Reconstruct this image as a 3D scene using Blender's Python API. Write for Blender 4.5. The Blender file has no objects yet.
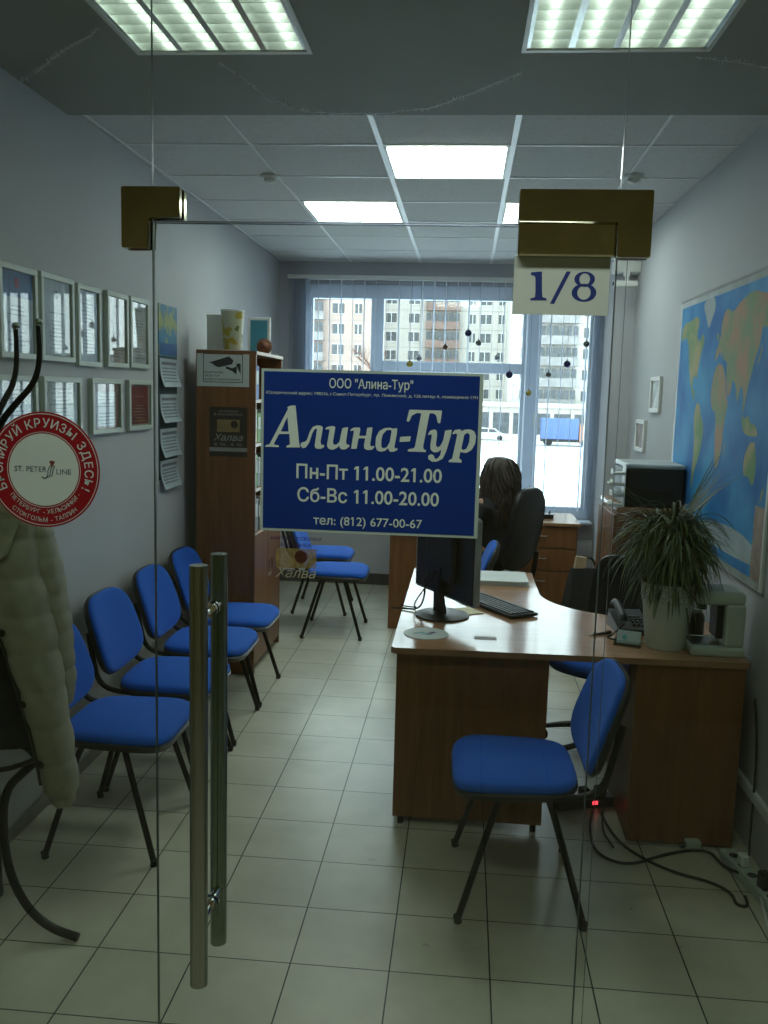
import bpy, bmesh, math, random
from mathutils import Vector, Matrix
random.seed(7)
PI = math.pi
C = bpy.context.scene.collection
SC = bpy.context.scene

# ------------------------------------------------------------------ camera, world, exposure
cam_d = bpy.data.cameras.new('camera'); cam = bpy.data.objects.new('camera', cam_d); C.objects.link(cam)
SC.camera = cam
FPX, YAW, PITCH, ROLL = 899.5, .08662, .13169, .02657
cam_d.sensor_fit = 'VERTICAL'; cam_d.sensor_height = 36.0; cam_d.lens = 36.0 * FPX / 1024.0
cam_d.clip_start = .02; cam_d.clip_end = 600
_f = Vector((-math.sin(YAW) * math.cos(PITCH), math.cos(YAW) * math.cos(PITCH), -math.sin(PITCH)))
_r = Vector((math.cos(YAW), math.sin(YAW), 0)); _u = _r.cross(_f)
_r2 = _r * math.cos(ROLL) + _u * math.sin(ROLL); _u2 = -_r * math.sin(ROLL) + _u * math.cos(ROLL)
M = Matrix((_r2, _u2, -_f)).transposed().to_4x4(); M.translation = Vector((0, 0, 1.72))
cam.matrix_world = M

SKY = 3.3
LAMP_FAR = 6.0        # emission of the tubes behind the far diffusers
LAMP_NEAR = 2.6       # emission of the bare tubes in the near fittings
w = bpy.data.worlds.new('overcast'); SC.world = w; w.use_nodes = True
wn = w.node_tree.nodes; bg = wn['Background']
tc = wn.new('ShaderNodeTexCoord'); sp = wn.new('ShaderNodeSeparateXYZ'); cr = wn.new('ShaderNodeValToRGB')
w.node_tree.links.new(tc.outputs['Generated'], sp.inputs[0]); w.node_tree.links.new(sp.outputs['Z'], cr.inputs[0])
cr.color_ramp.elements[0].color = (.86, .93, 1, 1); cr.color_ramp.elements[1].color = (.74, .87, 1, 1)
w.node_tree.links.new(cr.outputs[0], bg.inputs[0]); bg.inputs[1].default_value = SKY
SC.view_settings.view_transform = 'Standard'; SC.view_settings.look = 'None'
SC.view_settings.gamma = 1; SC.view_settings.exposure = 0.95; SC.view_settings.use_curve_mapping = False
def area(name, loc, sx, sy, energy, color, rot=(0, 0, 0), portal=False):
    d = bpy.data.lights.new(name, 'AREA'); d.shape = 'RECTANGLE'; d.size = sx; d.size_y = sy
    d.energy = energy; d.color = color
    if portal: d.cycles.is_portal = True
    o = bpy.data.objects.new(name, d); o.location = loc; o.rotation_euler = rot; C.objects.link(o); return o
area('window_portal', (-.165, 8.02, 1.65), 2.55, 1.95, 0, (1, 1, 1), (-PI / 2, 0, 0), portal=True)

# ------------------------------------------------------------------ materials
MATS = {}
def newmat(name):
    m = bpy.data.materials.new(name); m.use_nodes = True
    return m, m.node_tree.nodes, m.node_tree.links, m.node_tree.nodes['Principled BSDF']
def mat(name, col, rough=.5, metal=0., var=.06, scale=8., spec=.5, bump=0., emit=None, es=0., trans=0., stretch=None, coat=0.):
    """principled material whose colour varies a little with object-space noise"""
    if name in MATS: return MATS[name]
    m, N, L, b = newmat(name)
    b.inputs['Roughness'].default_value = rough; b.inputs['Metallic'].default_value = metal
    b.inputs['Specular IOR Level'].default_value = spec; b.inputs['Coat Weight'].default_value = coat
    tc = N.new('ShaderNodeTexCoord'); mp = N.new('ShaderNodeMapping'); nz = N.new('ShaderNodeTexNoise')
    if stretch: mp.inputs['Scale'].default_value = stretch
    nz.inputs['Scale'].default_value = scale; nz.inputs['Detail'].default_value = 4
    L.new(tc.outputs['Object'], mp.inputs[0]); L.new(mp.outputs[0], nz.inputs[0])
    r = N.new('ShaderNodeValToRGB')
    c0 = [max(0, c * (1 - var * 2)) for c in col[:3]]; c1 = [min(1, c * (1 + var * 2)) for c in col[:3]]
    r.color_ramp.elements[0].position = .3; r.color_ramp.elements[1].position = .7
    r.color_ramp.elements[0].color = (*c0, 1); r.color_ramp.elements[1].color = (*c1, 1)
    L.new(nz.outputs[0], r.inputs[0]); L.new(r.outputs[0], b.inputs['Base Color'])
    if bump:
        bp = N.new('ShaderNodeBump'); bp.inputs['Strength'].default_value = bump; bp.inputs['Distance'].default_value = .004
        L.new(nz.outputs[0], bp.inputs['Height']); L.new(bp.outputs[0], b.inputs['Normal'])
    if emit: b.inputs['Emission Color'].default_value = (*emit, 1); b.inputs['Emission Strength'].default_value = es
    if trans: b.inputs['Transmission Weight'].default_value = trans
    MATS[name] = m; return m
def glassmat(name, tint, refl=1.0, rough=0.0):
    if name in MATS: return MATS[name]
    m = bpy.data.materials.new(name); m.use_nodes = True; N = m.node_tree.nodes; L = m.node_tree.links
    N.remove(N['Principled BSDF']); out = N['Material Output']
    t = N.new('ShaderNodeBsdfTransparent'); t.inputs[0].default_value = (*tint, 1)
    g = N.new('ShaderNodeBsdfGlossy'); g.inputs['Roughness'].default_value = rough; g.inputs[0].default_value = (refl, refl, refl, 1)
    fr = N.new('ShaderNodeFresnel'); ge = N.new('ShaderNodeNewGeometry'); mm = N.new('ShaderNodeMath'); mm.operation = 'MULTIPLY_ADD'
    mm.inputs[1].default_value = 1 / 1.45 - 1.45; mm.inputs[2].default_value = 1.45; L.new(ge.outputs['Backfacing'], mm.inputs[0]); L.new(mm.outputs[0], fr.inputs[0])
    mx = N.new('ShaderNodeMixShader'); L.new(fr.outputs[0], mx.inputs[0]); L.new(t.outputs[0], mx.inputs[1]); L.new(g.outputs[0], mx.inputs[2])
    L.new(mx.outputs[0], out.inputs[0]); MATS[name] = m; return m
def tilemat():
    m, N, L, b = newmat('floor_tiles')
    tc = N.new('ShaderNodeTexCoord'); mp = N.new('ShaderNodeMapping'); br = N.new('ShaderNodeTexBrick')
    mp.inputs['Location'].default_value = (.164 + .3005 * 40, -2.19 + .3005 * 40, 0)
    br.offset = 0; br.squash = 1; br.inputs['Scale'].default_value = 1
    br.inputs['Brick Width'].default_value = .3005; br.inputs['Row Height'].default_value = .3005
    br.inputs['Mortar Size'].default_value = .0024; br.inputs['Mortar Smooth'].default_value = .2
    br.inputs['Color1'].default_value = (.56, .54, .42, 1); br.inputs['Color2'].default_value = (.61, .59, .465, 1)
    br.inputs['Mortar'].default_value = (.035, .035, .03, 1)
    L.new(tc.outputs['Object'], mp.inputs[0]); L.new(mp.outputs[0], br.inputs[0])
    nz = N.new('ShaderNodeTexNoise'); nz.inputs['Scale'].default_value = 2.2; nz.inputs['Detail'].default_value = 8
    nz.inputs['Roughness'].default_value = .65
    L.new(tc.outputs['Object'], nz.inputs[0])
    r = N.new('ShaderNodeValToRGB'); r.color_ramp.elements[0].position = .3; r.color_ramp.elements[0].color = (.72, .72, .70, 1)
    r.color_ramp.elements[1].position = .6; r.color_ramp.elements[1].color = (1, 1, 1, 1)
    L.new(nz.outputs[0], r.inputs[0])
    n2 = N.new('ShaderNodeTexNoise'); n2.inputs['Scale'].default_value = 9; n2.inputs['Detail'].default_value = 3
    L.new(tc.outputs['Object'], n2.inputs[0]); r2 = N.new('ShaderNodeValToRGB')
    r2.color_ramp.elements[0].position = .24; r2.color_ramp.elements[0].color = (.35, .35, .33, 1)
    r2.color_ramp.elements[1].position = .29; r2.color_ramp.elements[1].color = (1, 1, 1, 1); L.new(n2.outputs[0], r2.inputs[0])
    mx = N.new('ShaderNodeMix'); mx.data_type = 'RGBA'; mx.blend_type = 'MULTIPLY'; mx.inputs[0].default_value = 1
    L.new(br.outputs[0], mx.inputs[6]); L.new(r.outputs[0], mx.inputs[7])
    m2 = N.new('ShaderNodeMix'); m2.data_type = 'RGBA'; m2.blend_type = 'MULTIPLY'; m2.inputs[0].default_value = .6
    L.new(mx.outputs[2], m2.inputs[6]); L.new(r2.outputs[0], m2.inputs[7])
    L.new(m2.outputs[2], b.inputs['Base Color']); b.inputs['Roughness'].default_value = .33
    bp = N.new('ShaderNodeBump'); bp.inputs['Strength'].default_value = .5; bp.inputs['Distance'].default_value = .002
    L.new(br.outputs['Fac'], bp.inputs['Height']); bp.invert = True; L.new(bp.outputs[0], b.inputs['Normal'])
    return m
def woodmat(name, c0, c1, rough=.35, axis=2, spec=.5):
    m, N, L, b = newmat(name)
    tc = N.new('ShaderNodeTexCoord'); mp = N.new('ShaderNodeMapping')
    s = [14., 14., 14.]; s[axis] = 1.1; mp.inputs['Scale'].default_value = s
    nz = N.new('ShaderNodeTexNoise'); nz.inputs['Scale'].default_value = 2.2; nz.inputs['Detail'].default_value = 8; nz.inputs['Distortion'].default_value = .8
    r = N.new('ShaderNodeValToRGB'); r.color_ramp.elements[0].position = .3; r.color_ramp.elements[1].position = .72
    r.color_ramp.elements[0].color = (*c0, 1); r.color_ramp.elements[1].color = (*c1, 1)
    L.new(tc.outputs['Object'], mp.inputs[0]); L.new(mp.outputs[0], nz.inputs[0]); L.new(nz.outputs[0], r.inputs[0])
    L.new(r.outputs[0], b.inputs['Base Color']); b.inputs['Roughness'].default_value = rough; b.inputs['Specular IOR Level'].default_value = spec
    return m
FLOOR = tilemat()
WALL = mat('wall_paint', (.47, .485, .50), .75, var=.02, scale=1.5, bump=.06)
WALLB = mat('window_wall_paint', (.48, .49, .52), .75, var=.02, scale=1.5)
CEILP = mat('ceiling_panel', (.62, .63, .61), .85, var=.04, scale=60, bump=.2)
SOFF = mat('grey_soffit', (.30, .32, .29), .8, var=.03, scale=2)  # front ceiling, a darker grey than the tiled panels
WHITE = mat('white_plastic', (.75, .77, .75), .4, var=.02)
GRID = mat('ceiling_rail_white', (.85, .86, .86), .35, var=.01)
PVC = mat('window_pvc', (.66, .73, .84), .35, var=.02)
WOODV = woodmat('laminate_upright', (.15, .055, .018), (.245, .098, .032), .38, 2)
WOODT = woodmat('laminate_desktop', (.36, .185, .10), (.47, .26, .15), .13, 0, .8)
WOODE = mat('laminate_edging', (.30, .155, .085), .4)
WOODL = mat('light_shelf_edge', (.62, .50, .42), .4)
BLUE = mat('blue_fabric', (.010, .105, .52), .85, var=.12, scale=260, bump=.15, spec=.15)
BLACK = mat('black_plastic', (.010, .011, .012), .42, var=.1)
BLACKM = mat('black_painted_steel', (.005, .006, .006), .4, var=.1, spec=.25)
RUBBER = mat('black_rubber', (.012, .012, .012), .8)
LEATH = mat('black_leatherette', (.006, .0065, .007), .4, var=.15, scale=30, bump=.2, spec=.35)
STEEL = mat('brushed_steel', (.33, .37, .33), .22, metal=1, var=.06, scale=6, stretch=(60, 60, .6))
BLUE.node_tree.nodes['Principled BSDF'].inputs['Sheen Weight'].default_value = .2
BLUE.node_tree.nodes['Principled BSDF'].inputs['Sheen Tint'].default_value = (.35, .6, 1, 1)
CHROME = mat('polished_pin', (.75, .76, .72), .12, metal=1)
BRASS = mat('bronze_mirror_metal', (.46, .44, .28), .07, metal=1, var=.02)
GLASS = glassmat('door_glass', (.865, .915, .875), .8)
GEDGE = mat('glass_edge_green', (.07, .10, .09), .3, var=.1)
WGLASS = glassmat('window_glass', (.95, .97, .98), .6)
PAPER = mat('paper_white', (.66, .70, .68), .6, var=.03)
SIGNB = mat('sign_blue_vinyl', (.002, .033, .23), .35, var=.03)
SIGNW = mat('sign_border_pale', (.42, .55, .51), .5, var=.02)
LETTER = mat('sign_lettering_pale', (.60, .74, .69), .5, var=.02)
RED = mat('sticker_red', (.26, .006, .014), .4, var=.03)
SWHITE = mat('sticker_pale', (.55, .68, .65), .5, var=.02)
NAVY = mat('ink_navy', (.008, .03, .20), .5, var=.02)
INK = mat('ink_dark', (.03, .035, .04), .6, var=.05)
INKG = mat('ink_grey', (.16, .18, .20), .6, var=.05)
SKIN = mat('skin', (.42, .24, .17), .55, var=.05)
HAIR = mat('dark_brown_hair', (.035, .024, .018), .5, var=.35, scale=30, stretch=(6, 6, .6), bump=.5)
CLOTHB = mat('black_cloth', (.010, .011, .014), .9, var=.2, scale=60)

# ------------------------------------------------------------------ mesh helpers
def link(name, me, m=None, parent=None, loc=None, rot=None, smooth=False):
    o = bpy.data.objects.new(name, me); C.objects.link(o)
    if m is not None and not me.materials: me.materials.append(m)
    if parent is not None: o.parent = parent
    if loc is not None: o.location = loc
    if rot is not None: o.rotation_euler = rot
    if smooth:
        for p in me.polygons: p.use_smooth = True
    return o
def tag(o, label=None, cat=None, group=None, kind=None):
    if label: o['label'] = label
    if cat: o['category'] = cat
    if group: o['group'] = group
    if kind: o['kind'] = kind
    return o
def thing(name, label, cat, loc=(0, 0, 0), rz=0., group=None):
    o = bpy.data.objects.new(name, None); C.objects.link(o); o.location = loc; o.rotation_euler = (0, 0, rz)
    o.empty_display_size = .05
    return tag(o, label, cat, group)
class MB:
    """collects simple shapes and links them as ONE mesh object"""
    def __init__(s): s.bm = bmesh.new()
    def box(s, x0, x1, y0, y1, z0, z1, bev=0., rot=None, seg=1):
        r = bmesh.ops.create_cube(s.bm, size=1.)
        vs = r['verts']; bmesh.ops.scale(s.bm, vec=(x1 - x0, y1 - y0, z1 - z0), verts=vs)
        if bev:
            es = list({e for v in vs for e in v.link_edges})
            rr = bmesh.ops.bevel(s.bm, geom=es, offset=bev, segments=seg, affect='EDGES', profile=.5)
            vs = list({v for f in rr['faces'] for v in f.verts} | {v for v in vs if v.is_valid})
        if rot is not None: bmesh.ops.rotate(s.bm, cent=(0, 0, 0), matrix=rot, verts=vs)
        bmesh.ops.translate(s.bm, vec=((x0 + x1) / 2, (y0 + y1) / 2, (z0 + z1) / 2), verts=vs)
        return s
    def cyl(s, p0, p1, r0, r1=None, n=16, cap=True):
        p0, p1 = Vector(p0), Vector(p1); d = p1 - p0
        r1 = r0 if r1 is None else r1
        q = d.to_track_quat('Z', 'Y').to_matrix().to_4x4(); q.translation = (p0 + p1) / 2
        bmesh.ops.create_cone(s.bm, cap_ends=cap, segments=n, radius1=max(r0, 1e-5), radius2=max(r1, 1e-5), depth=d.length, matrix=q)
        return s
    def sph(s, c, r, sx=1, sy=1, sz=1, u=16, v=10):
        m = Matrix.Translation(c) @ Matrix.Diagonal((sx, sy, sz, 1))
        bmesh.ops.create_uvsphere(s.bm, u_segments=u, v_segments=v, radius=r, matrix=m); return s
    def tube(s, pts, r, n=10, sub=1, closed=False, flat=1.):
        """swept round tube along a smoothed path; r may be a number or a list"""
        P = [Vector(p) for p in pts]; R = list(r) if isinstance(r, (list, tuple)) else [r] * len(P)
        for _ in range(sub):
            Q = []; S = []
            m = len(P) if closed else len(P) - 1
            if not closed: Q.append(P[0]); S.append(R[0])
            for i in range(m):
                a, b = P[i], P[(i + 1) % len(P)]; ra, rb = R[i], R[(i + 1) % len(P)]
                Q += [a * .75 + b * .25, a * .25 + b * .75]; S += [ra * .75 + rb * .25, ra * .25 + rb * .75]
            if not closed: Q.append(P[-1]); S.append(R[-1])
            P, R = Q, S
        rings = []; prev = None
        for i, p in enumerate(P):
            a = P[i - 1] if (i > 0 or closed) else P[i]; b = P[(i + 1) % len(P)] if (i < len(P) - 1 or closed) else P[i]
            t = (b - a).normalized()
            if prev is None:
                ref = Vector((0, 0, 1)) if abs(t.z) < .9 else Vector((1, 0, 0)); nrm = (ref - t * ref.dot(t)).normalized()
            else: nrm = (prev - t * prev.dot(t)).normalized()
            prev = nrm; bi = t.cross(nrm)
            rings.append([s.bm.verts.new(p + (nrm * math.cos(2 * PI * k / n) * flat + bi * math.sin(2 * PI * k / n)) * R[i]) for k in range(n)])
        m = len(rings) if closed else len(rings) - 1
        for i in range(m):
            A, B = rings[i], rings[(i + 1) % len(rings)]
            for k in range(n): s.bm.faces.new((A[k], A[(k + 1) % n], B[(k + 1) % n], B[k]))
        if not closed: s.bm.faces.new(rings[0][::-1]); s.bm.faces.new(rings[-1])
        return s
    def loft(s, rings, cap=True):
        V = [[s.bm.verts.new(p) for p in r] for r in rings]; n = len(V[0])
        for A, B in zip(V, V[1:]):
            for k in range(n): s.bm.faces.new((A[k], A[(k + 1) % n], B[(k + 1) % n], B[k]))
        if cap: s.bm.faces.new(V[0][::-1]); s.bm.faces.new(V[-1])
        return s
    def lathe(s, prof, n=24, c=(0, 0, 0), cap=True):
        return s.loft([[(c[0] + r * math.cos(2 * PI * k / n), c[1] + r * math.sin(2 * PI * k / n), c[2] + z) for k in range(n)] for r, z in prof], cap)
    def prism(s, poly, lo, hi, axis='z'):
        def P(a, b, c): return {'z': (a, b, c), 'y': (a, c, b), 'x': (c, a, b)}[axis]
        A = [s.bm.verts.new(P(a, b, lo)) for a, b in poly]; B = [s.bm.verts.new(P(a, b, hi)) for a, b in poly]; n = len(A)
        s.bm.faces.new(A[::-1]); s.bm.faces.new(B)
        for k in range(n): s.bm.faces.new((A[k], A[(k + 1) % n], B[(k + 1) % n], B[k]))
        return s
    def quad(s, *p): s.bm.faces.new([s.bm.verts.new(q) for q in p]); return s
    def build(s, name, m, parent=None, smooth=False, loc=None, rot=None):
        bmesh.ops.recalc_face_normals(s.bm, faces=s.bm.faces)
        me = bpy.data.meshes.new(name); s.bm.to_mesh(me); s.bm.free()
        o = link(name, me, m, parent, loc, rot)
        if smooth:
            for p in me.polygons: p.use_smooth = True
            try: me.set_sharp_from_angle(angle=math.radians(40))
            except Exception: pass
        return o
def copy_tree(o, parent=None):
    c = o.copy(); C.objects.link(c)
    if parent is not None: c.parent = parent
    for ch in [q for q in bpy.data.objects if q.parent == o]: copy_tree(ch, c)
    return c
def struct(o): o['kind'] = 'structure'; return o
DG = lambda: bpy.context.evaluated_depsgraph_get()

def lift_islands(me, step=1.5e-5):
    """overlapping contours of one glyph must not share a plane"""
    bm = bmesh.new(); bm.from_mesh(me); bmesh.ops.remove_doubles(bm, verts=bm.verts, dist=1e-7); seen = set(); k = 0
    for v in bm.verts:
        if v in seen: continue
        st = [v]; seen.add(v); isl = []
        while st:
            q = st.pop(); isl.append(q)
            for e in q.link_edges:
                o = e.other_vert(q)
                if o not in seen: seen.add(o); st.append(o)
        for q in isl: q.co.z += (k % 5) * step
        k += 1
    bm.to_mesh(me); bm.free()
def text_mesh(s, box=None, h=.01, bold=0., shear=0., align='LEFT', depth=.0003, space=1.0, ones=True):
    """string -> mesh in the XY plane; box=(x0,x1,y0,y1) fits it exactly"""
    def raw_max(q):
        c2 = bpy.data.curves.new('t', 'FONT'); c2.body = q; c2.offset = bold; c2.shear = shear; o2 = bpy.data.objects.new('t', c2); C.objects.link(o2); bpy.context.view_layer.update()
        m2 = bpy.data.meshes.new_from_object(o2.evaluated_get(DG())); r_ = max(v.co.x for v in m2.vertices); r2 = max(v.co.y for v in m2.vertices)
        bpy.data.objects.remove(o2); bpy.data.curves.remove(c2); bpy.data.meshes.remove(m2); raw_max.h = r2; return r_
    src = s; s = s.replace('н', 'п') if box else s
    cu = bpy.data.curves.new('t', 'FONT'); cu.body = s; cu.offset = bold; cu.shear = shear; cu.space_character = space
    cu.align_x = align; cu.extrude = 0; cu.resolution_u = 3
    o = bpy.data.objects.new('t', cu); C.objects.link(o); bpy.context.view_layer.update()
    me = bpy.data.meshes.new_from_object(o.evaluated_get(DG())); bpy.data.objects.remove(o); bpy.data.curves.remove(cu)
    if me.vertices and box:
        xs = [v.co.x for v in me.vertices]; ys = [v.co.y for v in me.vertices]
        rmin = min(xs); bmin = min(ys); raw_max('1'); cap = raw_max.h; x0, x1, y0, y1 = box; sx = (x1 - x0) / max(1e-6, max(xs) - min(xs)); sy = (y1 - y0) / max(1e-6, max(ys) - min(ys))
        for v in me.vertices: v.co = Vector((x0 + (v.co.x - min(xs)) * sx, y0 + (v.co.y - min(ys)) * sy, 0))
    if box and 'н' in src:      # the letter н is drawn as its own clean outline
        bm = bmesh.new(); bm.from_mesh(me); bmesh.ops.remove_doubles(bm, verts=bm.verts, dist=1e-7)
        for i, c in enumerate(src):
            if c != 'н': continue
            xr = box[0] + (raw_max(s[:i + 1]) - rmin) * sx
            v0 = [v for v in bm.verts if abs(v.co.x - xr) < 2e-4 * max(1, sx / .05) ]
            if not v0: continue
            st = [v0[0]]; isl = {v0[0]}
            while st:
                q = st.pop()
                for e in q.link_edges:
                    o = e.other_vert(q)
                    if o not in isl: isl.add(o); st.append(o)
            xa, xb = min(v.co.x for v in isl), max(v.co.x for v in isl); ya, yb = min(v.co.y for v in isl), max(v.co.y for v in isl)
            bmesh.ops.delete(bm, geom=list(isl), context='VERTS'); W_ = xb - xa; t = W_ * .26; m_ = (ya + yb) / 2; h2 = (yb - ya) * .11
            bm.faces.new([bm.verts.new((x, y, 0)) for x, y in ((xa, ya), (xa + t, ya), (xa + t, m_ - h2), (xb - t, m_ - h2), (xb - t, ya), (xb, ya), (xb, yb), (xb - t, yb), (xb - t, m_ + h2), (xa + t, m_ + h2), (xa + t, yb), (xa, yb))])
        bm.to_mesh(me); bm.free()
    if box and ones and '1' in s:
        bm = bmesh.new(); bm.from_mesh(me); x0, x1, y0, y1 = box
        for i, c in enumerate(s):
            if c != '1': continue
            xr = raw_max(s[:i + 1]); xr = x0 + (xr - rmin) * sx; H_ = cap * sy; top = y0 + (cap - bmin) * sy
            wst = .135 * sy * 1.0
            bm.faces.new([bm.verts.new(q) for q in ((xr - wst * .6, top, .00005), (xr - wst * .6, top - .16 * H_, .00005), (xr - wst - .15 * H_, top - .27 * H_, .00005), (xr - wst - .15 * H_, top - .15 * H_, .00005), (xr - wst, top, .00005))])
        bm.to_mesh(me); bm.free()
    lift_islands(me)
    me.materials.clear()
    return me
def polys_mesh(loops, name='glyphs'):
    cu = bpy.data.curves.new(name, 'CURVE'); cu.dimensions = '2D'; cu.fill_mode = 'BOTH'; cu.extrude = .0
    for L in loops:
        sp = cu.splines.new('POLY'); sp.points.add(len(L) - 1); sp.use_cyclic_u = True
        for p, q in zip(sp.points, L): p.co = (q[0], q[1], 0, 1)
    o = bpy.data.objects.new('t', cu); C.objects.link(o); bpy.context.view_layer.update()
    me = bpy.data.meshes.new_from_object(o.evaluated_get(DG())); bpy.data.objects.remove(o); bpy.data.curves.remove(cu)
    me.materials.clear(); return me
def join(meshes, name):
    bm = bmesh.new()
    for me in meshes: bm.from_mesh(me); bpy.data.meshes.remove(me)
    me = bpy.data.meshes.new(name); bm.to_mesh(me); bm.free(); return me
def onwall(name, me, m, parent, loc, face='y'):
    """stand a flat XY mesh up: face 'y' looks to -Y, 'x' (right wall) to -X, 'X' (left wall) to +X, 'z' lies flat"""
    rot = {'y': (PI / 2, 0, 0), 'x': (PI / 2, 0, -PI / 2), 'X': (PI / 2, 0, PI / 2), 'z': (0, 0, 0)}[face]
    return link(name, me, m, parent, loc, rot)
def smooth_loop(L, k=2):
    for _ in range(k):
        Q = []
        for i in range(len(L)):
            a, b = L[i], L[(i + 1) % len(L)]
            Q += [(a[0] * .75 + b[0] * .25, a[1] * .75 + b[1] * .25), (a[0] * .25 + b[0] * .75, a[1] * .25 + b[1] * .75)]
        L = Q
    return L
def soft_loop(L, d=.0012):
    """rounds corners by a small fixed distance only"""
    Q = []
    n = len(L)
    for i in range(n):
        a, b, c = Vector(L[i - 1]), Vector(L[i]), Vector(L[(i + 1) % n])
        u = a - b; v = c - b; k1 = min(.35, d / max(1e-6, u.length)); k2 = min(.35, d / max(1e-6, v.length))
        Q += [tuple(b + u * k1), tuple(b + (u * k1 + v * k2) * .25), tuple(b + v * k2)]
    return Q

# ================================================================== THE SETTING
XL, XR, YG, YB, ZC = -1.66, 1.155, 1.71, 7.95, 2.84
struct(MB().box(-3.2, 3.2, -1.4, YB + .02, -.1, 0).build('floor', FLOOR))
struct(MB().box(XL - .12, XL, YG - .1, YB + .3, 0, 3.0).build('wall_left', WALL))
struct(MB().box(XR, XR + .12, YG - .1, YB + .3, 0, 3.0).build('wall_right', WALL))
WX0, WX1, WZ0, WZ1 = -1.45, 1.12, .66, 2.65
struct(MB().box(XL, XR, YB, YB + .28, 0, WZ0).box(XL, XR, YB, YB + .28, WZ1, 3.0).box(XL, WX0, YB, YB + .28, WZ0, WZ1)
       .box(WX1, XR, YB, YB + .28, WZ0, WZ1).build('wall_back', WALLB))
struct(MB().box(1.015, XR, 6.55, 6.90, 0, ZC).build('wall_pillar', WALLB))
struct(MB().box(XL, XR, 3.72, YB, ZC, ZC + .1).build('ceiling', CEILP))
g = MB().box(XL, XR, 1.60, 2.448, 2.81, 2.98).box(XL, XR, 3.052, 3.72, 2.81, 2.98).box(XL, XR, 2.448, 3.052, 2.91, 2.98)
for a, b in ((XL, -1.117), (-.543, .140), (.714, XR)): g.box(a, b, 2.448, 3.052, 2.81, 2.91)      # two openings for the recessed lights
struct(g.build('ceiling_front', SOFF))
g = MB()
rw = .024
for x, rw in ((-1.63, .01), (-1.03, .012), (-.43, .024), (.17, .024), (.77, .012)): g.box(x - rw / 2, x + rw / 2, 3.725, 7.94, ZC - .006, ZC + .002)
for k in range(7): y = 4.26 + k * .61; g.box(XL, XR, y - .007, y + .007, ZC - .004, ZC + .002)
struct(g.build('ceiling_rails', GRID))
struct(MB().box(XL, XR - .15, YB - .015, YB, 0, .10).build('baseboard_back', mat('dark_baseboard', (.06, .06, .06), .5)))
struct(MB().box(XL, XL + .012, 1.75, YB - .02, 0, .06).build('baseboard_left', mat('grey_baseboard', (.22, .23, .21), .5)))
struct(MB().box(XR - .02, XR, 1.75, 6.5, .22, .26, .003).build('trim_1', WHITE))      # cable duct along the right wall
struct(MB().box(.98, XR, 6.42, 6.56, 2.58, 2.66, .004).build('trim_2', WHITE))         # boxed pipe on the pillar
# corridor behind the camera, seen only in the metal fittings and the glass
CORR = mat('corridor_wall', (.46, .40, .20), .8)
struct(MB().box(-3.2, 3.2, -1.5, -1.4, 0, 3.0).build('wall_front', CORR))
struct(MB().box(-3.3, -3.2, -1.4, 1.6, 0, 3.0).box(-3.3, XL - .12, 1.6, 1.72, 0, 3.0).build('wall_corridor_left', CORR))
struct(MB().box(3.2, 3.3, -1.4, 1.6, 0, 3.0).box(XR + .12, 3.3, 1.6, 1.72, 0, 3.0).build('wall_corridor_right', CORR))
struct(MB().box(-3.2, 3.2, -1.4, 1.6, 2.95, 3.05).build('ceiling_corridor', CORR))
area('corridor_fill_light', (-.2, .76, 2.94), 1.6, .25, 9, (.96, 1, .88))  # added unseen fill for door sign and fittings, kept clear of glass reflections

# window
g = MB()
y0, y1 = 7.98, 8.05
for a, b in ((WX0, -1.365), (-.85, -.74), (.47, .63), (1.04, WX1)): g.box(a, b, y0 + .003, y1 - .003, WZ0 + .03, WZ1 - .02, .004)
g.box(WX0, WX1, y0, y1, 2.53, WZ1, .006).box(WX0, WX1, y0, y1, WZ0, .765, .006).box(-.74, .47, y0, y1, 1.91, 2.0, .006)
win = struct(g.build('window_1', PVC))
for n_, (a, b, c, d) in enumerate(((-1.365, -.85, .765, 2.53), (-.74, .47, 2.0, 2.53), (-.74, .47, .765, 1.91), (.63, 1.04, .765, 2.53))):
    MB().box(a - .01, b + .01, 8.012, 8.018, c - .01, d + .01).build('pane', WGLASS, win)
MB().box(.585, .61, 7.955, 7.98, 1.45, 1.57, .004).build('handle', WHITE, win)
struct(MB().box(WX0 - .02, WX1, 7.80, 7.99, .635, .66, .006).build('trim_3', PVC))      # window sill

# ------------------------------------------------------------------ glass front
def pane_thing(name, label, cat, x0, x1, z0, z1, edges):
    t = thing(name, label, cat, (0, YG, 0))
    MB().box(x0, x1, -.004, .004, z0, z1).build('pane', GLASS, t)
    g = MB()
    for e in edges:
        if e == 'l': g.box(x0 - .0008, x0, -.004, .004, z0, z1)
        if e == 'r': g.box(x1, x1 + .0008, -.004, .004, z0, z1)
        if e == 't': g.box(x0, x1, -.005, .005, z1, z1 + .0008)
        if e == 'b': g.box(x0, x1, -.005, .005, z0 - .0008, z0)
    g.build('polished_edge', GEDGE, t); return t
pane_thing('glass_partition', 'clear fixed glass side panel left of the door carrying the round red sticker', 'glass panel', XL + .005, -.6015, .005, 2.80, 'r')
pane_thing('glass_partition', 'clear fixed glass side panel right of the door in front of the map', 'glass panel', .2645, XR - .005, .005, 2.80, 'l')
pane_thing('glass_transom', 'fixed glass pane above the door between the two metal corner fittings', 'glass panel', -.5995, .2625, 2.030, 2.80, 'b')
gp_ = [q for q in bpy.data.objects if q.name.startswith('glass_partition') and q.parent is None][-1]
MB().box(.2812, .2822, -.006, -.004, .005, 1.97).build('seal_strip', GEDGE, gp_)
door = pane_thing('door_1', 'clear frameless glass door with a long steel pull handle and blue opening hours sign', 'door', -.5995, .2625, .012, 2.026, 'lrt')
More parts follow.
